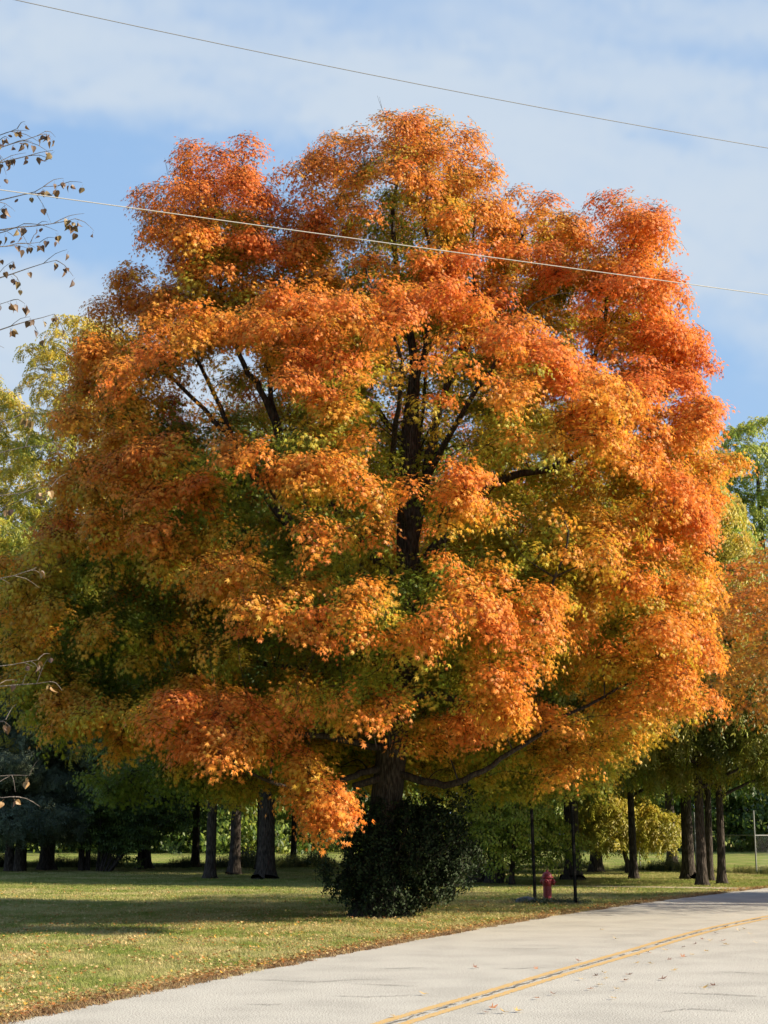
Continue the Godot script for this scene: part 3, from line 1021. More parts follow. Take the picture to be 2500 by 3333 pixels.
func build_ivy_shrub() -> void:
	var r := rng_of(808)
	var root := thing("evergreen_shrub", "dark leafy evergreen shrub climbing round the foot of the orange maple's trunk", "shrub", TREE_AT)
	var m := leaf_mat(0.6, 0.25, 0.25)
	var sp := spray_broad(811, 20, 0.26, 0.07, 0.045, m)
	var ells := [
		[Vector3(0.85, 1.55, 0.1), Vector3(0.85, 0.8, 0.85)],
		[Vector3(1.35, 1.25, 0.0), Vector3(0.6, 0.5, 0.6)],
		[Vector3(0.55, 1.9, 0.2), Vector3(0.55, 0.55, 0.55)],
		[Vector3(-0.05, 1.15, 0.2), Vector3(0.58, 1.3, 0.6)],
		[Vector3(0.0, 0.35, 0.25), Vector3(0.66, 0.5, 0.55)],
		[Vector3(-0.62, 1.2, 0.1), Vector3(0.36, 0.6, 0.4)],
		[Vector3(-0.7, 0.75, 0.2), Vector3(0.28, 0.35, 0.3)],
		[Vector3(1.75, 1.0, 0.1), Vector3(0.28, 0.25, 0.3)],
	]
	var pads := sample_pads(ells, 0.18, 16000, r, 0.6, func(p, _d, _n, _r): return (clampf(0.36 + fn.get_noise_3d(p.x * 180.0, p.y * 180.0, p.z * 180.0) * 2.8, 0.0, 1.0) if absf(p.x) > 0.6 else 0.4) if p.y > 0.05 else 0.0)
	for k in 110:
		var s: float = 1.0 if k % 3 else -1.0
		var p := Vector3(s * r.randf_range(0.5, 1.75), r.randf_range(0.28, 0.85), r.randf_range(-0.3, 0.5))
		p.y += maxf(absf(p.x) - 1.0, 0.0) * 0.5 + (r.randf() * 1.9 if k % 4 == 0 else 0.0)
		if s < 0:
			p.x *= 0.72
		pads.append({"p": p, "d": 0.0, "out": Vector3(s, -0.2, 0).normalized()})
	var b := MB.new()
	var nodes := []
	for i in 9:
		var a := TAU * i / 9.0
		var base := Vector3(cos(a) * 0.5, 0, sin(a) * 0.45 + 0.1)
		var pts := smooth([base, Vector3(cos(a) * 0.42, 0.8, sin(a) * 0.4), Vector3(cos(a) * 0.6 + 0.3, 1.6, sin(a) * 0.5), Vector3(cos(a) * 0.5 + 0.3, 2.3, sin(a) * 0.4)], 4)
		b.tube(pts, taper(0.022, 0.006, pts.size()), 6)
		for p in pts:
			nodes.append([p, 0.012])
	twigs(b, pads, nodes, r, 0.008, 3)
	put("stems", b.mesh(plain(lin(0.05, 0.04, 0.03), 0.9)), root, "stuff")
	var xs := []
	var cols := []
	for pad in pads:
		for x in pad_sprays(pad.p, (Vector3.UP * 0.5 + pad.out).normalized(), 0.14, 3, r, 0.9):
			xs.append(x)
			cols.append(Color(0.018, 0.034, 0.014).lerp(Color(0.04, 0.06, 0.025), r.randf()))
	many("foliage", sp, xs, cols, root)


# ------------------------------------------------------------------ background
func build_background() -> void:
	var bark := bark_mat(lin(0.025, 0.021, 0.018), lin(0.10, 0.085, 0.075), 1.8, 4.0, 71)
	var lm := leaf_mat(0.5, 0.45, 0.85)
	var broad := spray_broad(401, 34, 0.75, 0.15, 0.10, lm)
	var ash := spray_pinnate(402, 9, 0.7, lm)
	var maple := spray_maple(403, 22, 0.7, 0.15, lm)
	var cedar := spray_cedar(404, leaf_mat(0.6, 0.3, 0.3))
	var gold := [Color(0.07, 0.10, 0.015), Color(0.16, 0.18, 0.02), Color(0.36, 0.30, 0.03), Color(0.50, 0.36, 0.04)]
	var pale := [Color(0.24, 0.28, 0.035), Color(0.44, 0.42, 0.05), Color(0.66, 0.53, 0.07), Color(0.74, 0.57, 0.08)]
	var lime := [Color(0.12, 0.19, 0.03), Color(0.23, 0.31, 0.042), Color(0.37, 0.43, 0.06), Color(0.55, 0.52, 0.07)]
	var green := [Color(0.045, 0.08, 0.018), Color(0.08, 0.13, 0.024), Color(0.13, 0.19, 0.035), Color(0.23, 0.26, 0.045)]
	var olive := [Color(0.14, 0.175, 0.028), Color(0.29, 0.29, 0.036), Color(0.45, 0.37, 0.04), Color(0.52, 0.32, 0.035)]
	var rust := [Color(0.50, 0.28, 0.035), Color(0.60, 0.26, 0.035), Color(0.64, 0.22, 0.035), Color(0.64, 0.18, 0.035)]
	var park := "park trees behind the orange maple"
	var list := [
		["ash_tree", "tall pale yellow ash rising above the dark cedars", Vector3(-14.8, 0, -66), 26.0, 4.5, 5.0, 0.30, pale, ash],
		["ash_tree", "yellow topped ash partly behind the bare heart leaved twigs", Vector3(-19.8, 0, -70), 24.0, 5.0, 5.0, 0.30, pale, ash],
		["broadleaf_tree", "green tree close behind the ash, its crown touching the maple", Vector3(-11.0, 0, -69), 21.0, 4.0, 4.8, 0.28, lime, broad],
		["broadleaf_tree", "slim grey trunked tree nearest the lawn behind the maple's low branches", Vector3(-6.32, 0, -54.7), 16.0, 4.2, 4.0, 0.18, green, maple],
		["broadleaf_tree", "straight dark trunk standing between the slim tree and the stout twin trunk", Vector3(-5.93, 0, -59.6), 19.0, 4.6, 4.6, 0.21, lime, maple],
		["broadleaf_tree", "stout trunk with a sunlit grey right flank", Vector3(-4.25, 0, -54.1), 19.0, 4.4, 4.8, 0.31, green, maple],
		["broadleaf_tree", "thin dark trunk beside the low shrub edge behind the cedars", Vector3(-9.08, 0, -72.3), 18.0, 4.4, 4.2, 0.18, lime, broad],
		["broadleaf_tree", "dark trunk almost hidden behind the stout sunlit one", Vector3(-5.5, 0, -67.1), 18.0, 5.0, 4.4, 0.2, gold, broad],
		["broadleaf_tree", "slender trunk in the undergrowth between stout trunk and evergreen shrub", Vector3(-4.5, 0, -74.5), 16.0, 4.4, 4.0, 0.14, lime, broad],
		["broadleaf_tree", "broad green crowned tree directly behind the maple's trunk", Vector3(0.2, 0, -63), 18.5, 5.2, 5.0, 0.28, lime, broad],
		["broadleaf_tree", "wide trunk beside the evergreen shrub, first of a touching pair", Vector3(3.15, 0, -50.9), 15.0, 3.6, 3.8, 0.26, green, maple],
		["broadleaf_tree", "wide trunk of the touching pair nearer the sign posts", Vector3(3.72, 0, -50.0), 15.5, 3.8, 3.6, 0.26, olive, maple],
		["broadleaf_tree", "flared dark trunk right behind the sign post and hydrant", Vector3(6.67, 0, -53.2), 18.0, 4.4, 4.6, 0.27, olive, maple],
		["broadleaf_tree", "leaning dark trunk with a wide foot beside the weeping yellow tree", Vector3(8.9, 0, -63.0), 19.0, 5.0, 4.6, 0.24, lime, broad],
		["locust_tree", "thin trunked tree with drooping green sprays before the fence", Vector3(9.08, 0, -54.7), 10.0, 3.6, 2.8, 0.135, lime, ash],
		["locust_tree", "sturdy brown trunk beside the fence post at the bend", Vector3(10.9, 0, -53.9), 17.0, 4.4, 4.2, 0.21, olive, ash],
		["locust_tree", "slim trunk nearest the road's bend, forking into dark limbs", Vector3(10.12, 0, -47.9), 13.0, 3.9, 3.6, 0.15, olive, ash],
		["locust_tree", "narrow grey trunk tucked behind the forking roadside trunk", Vector3(11.3, 0, -52.2), 14.0, 4.2, 3.4, 0.12, lime, ash],
		["locust_tree", "slim trunk with small yellow twigs beside the road, before the grey fence", Vector3(11.09, 0, -49.4), 12.0, 3.6, 3.4, 0.125, gold, ash],
		["ash_tree", "tall light green ash showing sky through its top beside the maple", Vector3(17.0, 0, -64), 20.0, 4.5, 4.6, 0.28, lime, ash],
		["broadleaf_tree", "olive tree behind the light green ash and the fence", Vector3(14.2, 0, -74), 16.5, 5.4, 4.4, 0.24, gold, broad],
		["broadleaf_tree", "green tree far back between the maple and the flared trunk", Vector3(4.4, 0, -72), 19.0, 5.4, 5.0, 0.26, green, broad],
		["broadleaf_tree", "dense green tree filling the space behind the cedars", Vector3(-14.5, 0, -78), 17.0, 3.0, 5.0, 0.25, green, broad],
		["broadleaf_tree", "dense dark tree at the edge of view behind the cedars", Vector3(-21.5, 0, -82), 18.0, 3.0, 5.4, 0.25, green, broad],
	]
	var k := 0
	for t in list:
		k += 1
		bg_tree({"called": t[0], "label": t[1], "at": t[2], "h": t[3], "base": t[4], "r": t[5], "tr": t[6], "pal": t[7], "spray": t[8], "bark": bark, "seed": 1000 + k, "group": park, "limbs": 11, "tries": 14000, "n": 6, "scale": 1.05, "thin": 0.62 if t[2].x > 5.0 else 0.8})
	# small leafy sapling and the weeping tree
	bg_tree({"called": "sapling", "label": "leafy bright green sapling behind the sign post and hydrant", "at": Vector3(4.13, 0, -48.6), "h": 4.0, "base": 0.7, "r": 1.7, "tr": 0.07, "pal": lime, "spray": broad, "bark": bark, "seed": 1100, "limbs": 9, "tries": 6000, "n": 3, "pad": 0.35, "scale": 0.7, "spacing": 0.5})
	bg_tree({"called": "weeping_tree", "label": "small yellow weeping tree glowing beside the leaning dark trunk", "at": Vector3(9.9, 0, -61.0), "h": 4.4, "base": 1.3, "r": 1.4, "tr": 0.09, "pal": [Color(0.22, 0.24, 0.03), Color(0.38, 0.34, 0.035), Color(0.5, 0.38, 0.04)], "spray": ash, "bark": bark, "seed": 1101, "limbs": 10, "tries": 6000, "n": 5, "pad": 0.45, "scale": 0.9, "spacing": 0.6, "lean": Vector3(-0.4, 0, 0)})
	# the neighbouring maple at the road's bend and trees that stand past the edge of view
	bg_tree({"called": "maple_tree", "label": "dull orange maple reaching in beside the road at the edge of view", "at": Vector3(12.3, 0, -34.8), "h": 9.6, "base": 4.5, "r": 4.6, "tr": 0.24, "pal": rust, "spray": maple, "bark": bark, "seed": 1102, "limbs": 13, "tries": 16000, "n": 6, "scale": 0.8, "spacing": 0.8, "extra": [[Vector3(-2.4, 6.6, -1.0), Vector3(2.4, 1.8, 2.4)]]})
	bg_tree({"called": "broadleaf_tree", "label": "green tree beyond the road's far bend, past the orange maple", "at": Vector3(20.5, 0, -38.0), "h": 9.0, "base": 3.2, "r": 3.8, "tr": 0.26, "pal": olive, "spray": broad, "bark": bark, "seed": 1103, "limbs": 11, "tries": 12000, "n": 6})

	# dark cedars on the left
	var cpal := [Color(0.06, 0.085, 0.052), Color(0.115, 0.15, 0.09), Color(0.19, 0.235, 0.145)]
	var cedars := [
		[Vector3(-15.6, 0, -63.8), 8.2, 2.6, 0.42, "broad dark cedar with a thick shadowed base at the lawn's end"],
		[Vector3(-13.0, 0, -65.0), 7.6, 2.0, 0.24, "dark cedar with a split upright trunk beside the fanned stems"],
		[Vector3(-18.2, 0, -65.5), 9.0, 2.6, 0.3, "dark cedar cut off by the edge of view"],
		[Vector3(-10.9, 0, -67.5), 6.6, 1.9, 0.2, "blue green cedar nearest the maple's low branches"],
		[Vector3(-16.6, 0, -75.0), 9.0, 2.6, 0.17, "dark cedar standing behind the gap of bright lawn"],
	]
	k = 0
	for c in cedars:
		k += 1
		var r := rng_of(600 + k)
		var root := thing("cedar_tree", c[4], "cedar", c[0], 0.0, "dark cedars at the end of the lawn")
		var h: float = c[1]
		var b := MB.new()
		for s in 3:
			var a := TAU * s / 3.0 + k
			var d: Vector3 = Vector3(cos(a), 0, sin(a)) * c[3] * 0.7
			var pts := smooth([d, d * 1.1 + Vector3.UP * h * 0.3, d * 0.6 + Vector3.UP * h * 0.85], 4)
			b.tube(pts, taper(c[3] * 0.62, 0.03, pts.size()), 9, Color.WHITE, 0.08)
		put("trunk", b.mesh(bark), root)
		var ells := []
		for i in 9:
			var t := i / 8.0
			var a := i * 2.4 + k
			var w: float = c[2] * (1.0 - 0.75 * t * t)
			ells.append([Vector3(cos(a) * w * 0.5, 2.2 + t * (h - 2.6), sin(a) * w * 0.5), Vector3(w * 0.75, 1.0, w * 0.75)])
		var pads := sample_pads(ells, 0.5, 9000, r, 0.9, func(p, _d, _n, _r): return 1.0 if p.y > 1.35 else 0.0)
		var nodes := []
		for i in 8:
			nodes.append([Vector3(0, 1.2 + i * (h - 2.0) / 8.0, 0), 0.05])
		b = MB.new()
		twigs(b, pads, nodes, r, 0.03, 3)
		put("branches", b.mesh(bark), root, "stuff")
		var xs := []
		var cols := []
		for pad in pads:
			for x in pad_sprays(pad.p, (Vector3.UP * 0.4 + pad.out).normalized(), 0.35, 5, r, 1.0):
				xs.append(x)
				cols.append(ramp(cpal, 0.4 + fn.get_noise_3d(pad.p.x * 60, pad.p.y * 60, pad.p.z * 60) + r.randf_range(-0.2, 0.3)))
		many("foliage", cedar, xs, cols, root)
	# fanned multi-stem shrub
	var r2 := rng_of(640)
	var fan := thing("multi_stem_shrub", "shrub of many bare grey stems fanning out beside the split cedar trunk", "shrub", Vector3(-11.9, 0, -63.6))
	var pads2 := []
	for i in 13:
		var t := i / 12.0
		var d := Vector3(lerpf(-0.5, 3.4, t), lerpf(3.4, 2.4, t), r2.randf_range(-0.9, 0.9))
		var b := MB.new()
		var pts := smooth(wobble([Vector3(lerpf(-0.25, 0.35, t), 0, r2.randf_range(-0.2, 0.2)), d * 0.5 + Vector3(0, 0.25, 0), d], r2, 0.05), 4)
		b.tube(pts, taper(0.04, 0.012, pts.size()), 6)
		put("stem", b.mesh(bark), fan)
		for j in 12:
			pads2.append(pts[pts.size() - 1 - j % 6] + Vector3(r2.randfn() * 0.35, r2.randfn() * 0.3, r2.randfn() * 0.35))
	var xs2 := []
	var cols2 := []
	for p in pads2:
		for x in pad_sprays(p, Vector3.UP, 0.4, 3, r2, 0.7):
			xs2.append(x)
			cols2.append(ramp(green, r2.randf() * 0.8))
	many("foliage", broad, xs2, cols2, fan)

	# weeds and saplings along the far edge of the mown grass
	var r := rng_of(650)
	var wb := MB.new()
	wb.tint = true
	for i in 26:
		var a := r.randf() * TAU
		var base := Vector3(r.randf_range(-0.4, 0.4), 0, r.randf_range(-0.3, 0.3))
		var hh := r.randf_range(0.35, 0.95)
		var d := Vector3(cos(a), 0, sin(a))
		var s := Vector3(-sin(a), 0, cos(a)) * 0.012
		var kk := r.randf_range(0.7, 1.2)
		var col := Color(kk * r.randf_range(0.9, 1.3), kk, kk)
		wb.flat(base - s, base + d * 0.12 * hh + Vector3.UP * hh, base + s, col)
		for j in 3:
			add_blade(wb, Transform3D(frame(Vector3(cos(a + j * 2.0), -0.2, sin(a + j * 2.0)), Vector3.UP), base + Vector3.UP * hh * r.randf_range(0.3, 0.9)), 0.12, 0.06, col)
	var xs := []
	var cols := []
	for i in 1500:
		var x := r.randf_range(-26, 20)
		var dep := 73.0 + r.randfn() * 1.6
		if x > 5.5:
			dep = lerpf(70.0, 60.5, clampf((x - 8.0) / 7.0, 0, 1)) + r.randfn() * 0.8
		if x > 15.5:
			continue
		var big := clampf(0.75 + fn.get_noise_2d(x * 30.0, 5.0) * 1.6, 0.25, 1.7)
		big *= 0.5 if x > 3.0 else 0.75
		xs.append(Transform3D(Basis(Vector3.UP, r.randf() * TAU).scaled(Vector3.ONE * big * r.randf_range(0.6, 1.2)), Vector3(x, 0, -dep)))
		cols.append(Color(0.04, 0.07, 0.018).lerp(Color(0.17, 0.17, 0.05), r.randf()))
	tag(many("undergrowth", wb.mesh(lm), xs, cols), "rough weeds and tall grass along the far edge of the lawn", "undergrowth", "", "stuff")

	# the wood beyond the far field, one mass
	xs = []
	cols = []
	for i in 15000:
		var x := r.randf_range(-75, 95)
		var dep := 138.0 + r.randfn() * 9.0 + 10.0 * sin(x * 0.11)
		var top := 11.0 + fn.get_noise_2d(x * 14.0, 90.0) * 9.0
		var y := top * r.randf()
		xs.append(Transform3D(frame(Vector3(r.randfn(), -0.2, r.randfn()), Vector3(0.3, 1, 0.5)).scaled(Vector3.ONE * r.randf_range(2.0, 3.6)), Vector3(x, y + 0.2, -dep)))
		var t := 0.5 + fn.get_noise_2d(x * 22.0, 300.0) * 0.9 + r.randf_range(-0.2, 0.2)
		cols.append(ramp([green[0], green[1], lime[1], olive[1]], t))
	tag(many("far_woodland", broad, xs, cols), "far band of mixed green woodland beyond the sunny field", "woodland", "", "stuff")


# ------------------------------------------------------------------ fence, hydrant, sign
func build_fence() -> void:
	var metal := plain(lin(0.20, 0.21, 0.21), 0.6, 0.2)
	var root := thing("chain_link_fence", "grey chain link fence with pipe posts between lawn and field", "fence", Vector3.ZERO)
	var line := [Vector2(8.4, 86.0), Vector2(10.2, 79.0), Vector2(12.2, 71.6), Vector2(13.7, 66.0), Vector2(15.0, 60.6), Vector2(17.6, 62.6), Vector2(20.4, 64.6), Vector2(23.5, 67)]
	for p in line:
		var b := MB.new()
		b.tube([v3(p, 0), v3(p, 1.25), v3(p, 2.5)], [0.032, 0.032, 0.032], 8)
		put("post", b.mesh(metal), root)
	var net := MB.new()
	for i in line.size() - 1:
		var a: Vector2 = line[i]
		var c: Vector2 = line[i + 1]
		for y in [1.52]:
			var b := MB.new()
			b.tube([v3(a, y), v3(c, y)], [0.022, 0.022], 6)
			put("rail", b.mesh(metal), root)
		var l := a.distance_to(c)
		var steps := int(l / 0.12)
		for s in steps:
			var t := float(s) / steps
			var dt := 1.4 / l
			for q in [1.0, -1.0]:
				var t1 := clampf(t + q * dt, 0.0, 1.0)
				var hgt := absf(t1 - t) * l
				if hgt < 0.1:
					continue
				var p0 := v3(a.lerp(c, t), 0.1)
				var p1 := v3(a.lerp(c, t1), 0.1 + hgt)
				net.quad(p0, p1, p1 + Vector3(0, 0.006, 0), p0 + Vector3(0, 0.006, 0))
	put("wire_mesh", net.mesh(metal), root, "stuff")


func build_hydrant() -> void:
	var m := StandardMaterial3D.new()
	m.albedo_texture = noise_tex(256, 0.03, [[0.25, lin(0.16, 0.010, 0.014)], [0.6, lin(0.25, 0.015, 0.022)], [0.85, lin(0.32, 0.05, 0.055)]], 91, 4)
	m.uv1_triplanar = true
	m.uv1_scale = Vector3.ONE * 3.0
	m.roughness = 0.42
	var root := thing("fire_hydrant", "red fire hydrant standing between two black sign posts", "hydrant", Vector3(4.06, 0, -37.5), 0.15)
	var b := MB.new()
	b.lathe([Vector2(0, 0.0), Vector2(0.165, 0.0), Vector2(0.17, 0.012), Vector2(0.17, 0.04), Vector2(0.16, 0.05), Vector2(0.115, 0.055)], 24)
	put("base_flange", b.mesh(m), root)
	b = MB.new()
	b.lathe([Vector2(0.112, 0.05), Vector2(0.105, 0.09), Vector2(0.105, 0.36), Vector2(0.118, 0.40), Vector2(0.122, 0.47), Vector2(0.118, 0.535), Vector2(0.12, 0.55)], 24)
	put("barrel", b.mesh(m), root)
	b = MB.new()
	b.lathe([Vector2(0.11, 0.55), Vector2(0.155, 0.552), Vector2(0.158, 0.565), Vector2(0.155, 0.582), Vector2(0.128, 0.588), Vector2(0.12, 0.625), Vector2(0.1, 0.665), Vector2(0.07, 0.69), Vector2(0.045, 0.7), Vector2(0.043, 0.712), Vector2(0, 0.715)], 24)
	put("bonnet", b.mesh(m), root)
	b = MB.new()
	b.lathe([Vector2(0.03, 0.71), Vector2(0.024, 0.755), Vector2(0, 0.76)], 5)
	put("operating_nut", b.mesh(m), root)
	for a in [[Vector3(1, 0, 0.25), 0.45, 0.072], [Vector3(-0.45, 0, 1.0), 0.47, 0.058], [Vector3(-0.7, 0, -1), 0.46, 0.058]]:
		var d: Vector3 = a[0].normalized()
		var t := Transform3D(Basis(d.cross(Vector3.UP), d, Vector3.UP).orthonormalized(), Vector3(0, a[1], 0) + d * 0.09)
		var w: float = a[2]
		b = MB.new()
		b.lathe([Vector2(w * 0.85, -0.02), Vector2(w * 0.85, 0.04), Vector2(w, 0.042), Vector2(w * 1.05, 0.05), Vector2(w * 1.05, 0.085), Vector2(w * 0.9, 0.098), Vector2(w * 0.3, 0.104), Vector2(0.018, 0.105), Vector2(0.016, 0.135), Vector2(0, 0.136)], 18, t)
		put("nozzle_cap", b.mesh(m), root)
	for k in 8:
		var a := TAU * k / 8.0
		b = MB.new()
		b.lathe([Vector2(0.012, 0.05), Vector2(0.012, 0.066), Vector2(0, 0.067)], 6, Transform3D(Basis(), Vector3(cos(a) * 0.145, 0, sin(a) * 0.145)))
		put("bolt", b.mesh(m), root)
	# stone and low plants round the hydrant
	var r := rng_of(96)
	var sm := StandardMaterial3D.new()
	sm.albedo_texture = noise_tex(256, 0.03, [[0.3, lin(0.09, 0.11, 0.13)], [0.7, lin(0.2, 0.23, 0.26)]], 97, 4)
	sm.uv1_triplanar = true
	sm.uv1_scale = Vector3.ONE * 2.0
	sm.roughness = 0.9
	var sp := SphereMesh.new()
	sp.radial_segments = 24
	sp.rings = 12
	var arr := sp.get_mesh_arrays()
	var vs: PackedVector3Array = arr[Mesh.ARRAY_VERTEX]
	for i in vs.size():
		var p := vs[i]
		p *= 1.0 + fn.get_noise_3d(p.x * 120.0, p.y * 120.0, p.z * 120.0) * 0.5
		vs[i] = Vector3(p.x * 0.56, maxf(p.y, -0.2) * 0.24, p.z * 0.4)
	arr[Mesh.ARRAY_VERTEX] = vs
	arr[Mesh.ARRAY_INDEX] = arr[Mesh.ARRAY_INDEX]
	var am := ArrayMesh.new()
	am.add_surface_from_arrays(Mesh.PRIMITIVE_TRIANGLES, arr)
	var st := SurfaceTool.new()
	st.create_from(am, 0)
	st.generate_normals()
	am = st.commit()
	am.surface_set_material(0, sm)
	var stone := put("stone", am)
	stone.position = Vector3(3.44, 0.03, -36.5)
	stone.rotation.y = 0.5
	tag(stone, "low bluish grey stone lying by the foot of the sign post", "stone")
	var cm := leaf_mat(0.5, 0.4, 0.4)
	var cover := spray_broad(98, 26, 0.22, 0.06, 0.03, cm)
	var xs := []
	var cols := []
	for i in 150:
		var p := Vector3(r.randf_range(3.2, 4.75), r.randf_range(0.0, 0.07), -36.3 + r.randfn() * 0.32)
		p.z += (p.x - 3.9) * 0.45
		xs.append(Transform3D(frame(Vector3(r.randfn(), 0.4, r.randfn()), Vector3.UP).scaled(Vector3.ONE * r.randf_range(0.5, 0.9)), p))
		cols.append(Color(0.07, 0.11, 0.045).lerp(Color(0.15, 0.19, 0.09), r.randf()))
	tag(many("ground_cover", cover, xs, cols), "low dark green ground cover round the hydrant's foot", "ground cover", "", "stuff")


func build_sign() -> void:
	var m := plain(lin(0.010, 0.010, 0.010), 0.8)
	m.metallic_specular = 0.15
	var hole := plain(lin(0.06, 0.06, 0.06), 0.9)
	var root := thing("road_sign", "black sign on two punched square posts either side of the hydrant", "sign", Vector3.ZERO)
	var ends := [Vector2(3.70, 37.0), Vector2(4.52, 35.65)]
	for e in ends:
		var lean := -0.02 if e.x < 4 else -0.01
		var at := Transform3D(Basis(Vector3.UP, 0.35) * Basis(Vector3.BACK, -lean), v3(e, 0))
		var b := MB.new()
		b.box(Vector3(-0.03, -0.1, -0.03), Vector3(0.03, 3.4, 0.03), at)
		var post := put("post", b.mesh(m), root)
		b = MB.new()
		for k in 58:
			var y := 0.12 + k * 0.052
			var c := Vector3(0, y, 0.0315)
			var ring := []
			for q in 6:
				ring.append(at * (c + Vector3(cos(TAU * q / 6.0), sin(TAU * q / 6.0), 0) * 0.008))
			for q in 4:
				b.flat(ring[0], ring[q + 2], ring[q + 1])
		put("hole", b.mesh(hole), post, "stuff")
	var a := v3(ends[0], 2.62)
	var c := v3(ends[1], 2.62)
	var x := (c - a).normalized()
	var b := MB.new()
	b.box(Vector3(-0.12, 0.0, -0.075), Vector3(a.distance_to(c) + 0.05, 0.75, -0.045), Transform3D(Basis(x, Vector3.UP, x.cross(Vector3.UP)), a))
	put("panel", b.mesh(plain(lin(0.035, 0.035, 0.035), 0.8)), root)


# ------------------------------------------------------------------ slender tree that reaches in at the left
func heart_leaf(seed_: int) -> ArrayMesh:
	var r := rng_of(seed_)
	var b := MB.new()
	var curl := r.randf_range(0.3, 1.1)
	var fold := r.randf_range(0.15, 0.7)
	var out := [Vector2(0, 0), Vector2(-0.08, 0.22), Vector2(0.1, 0.42), Vector2(0.38, 0.44), Vector2(0.66, 0.26), Vector2(1.0, 0.0)]
	var shape := func(p: Vector2) -> Vector3:
		return Vector3(p.x, absf(p.y) * fold - curl * p.x * p.x * 0.45, p.y)
	var mid := []
	for t in [0.0, 0.12, 0.3, 0.5, 0.75, 1.0]:
		mid.append(shape.call(Vector2(t, 0)))
	for s in [1.0, -1.0]:
		var rim := []
		for p in out:
			rim.append(shape.call(Vector2(p.x, p.y * s)))
		for i in 5:
			if s > 0:
				b.quad(mid[i], rim[i], rim[i + 1], mid[i + 1])
			else:
				b.quad(mid[i], mid[i + 1], rim[i + 1], rim[i])
	# stalk
	b.tube([Vector3(-0.55, 0.25, 0), Vector3(-0.25, 0.06, 0), Vector3(0.02, 0, 0)], [0.018, 0.018, 0.018], 3)
	return b.mesh(null)


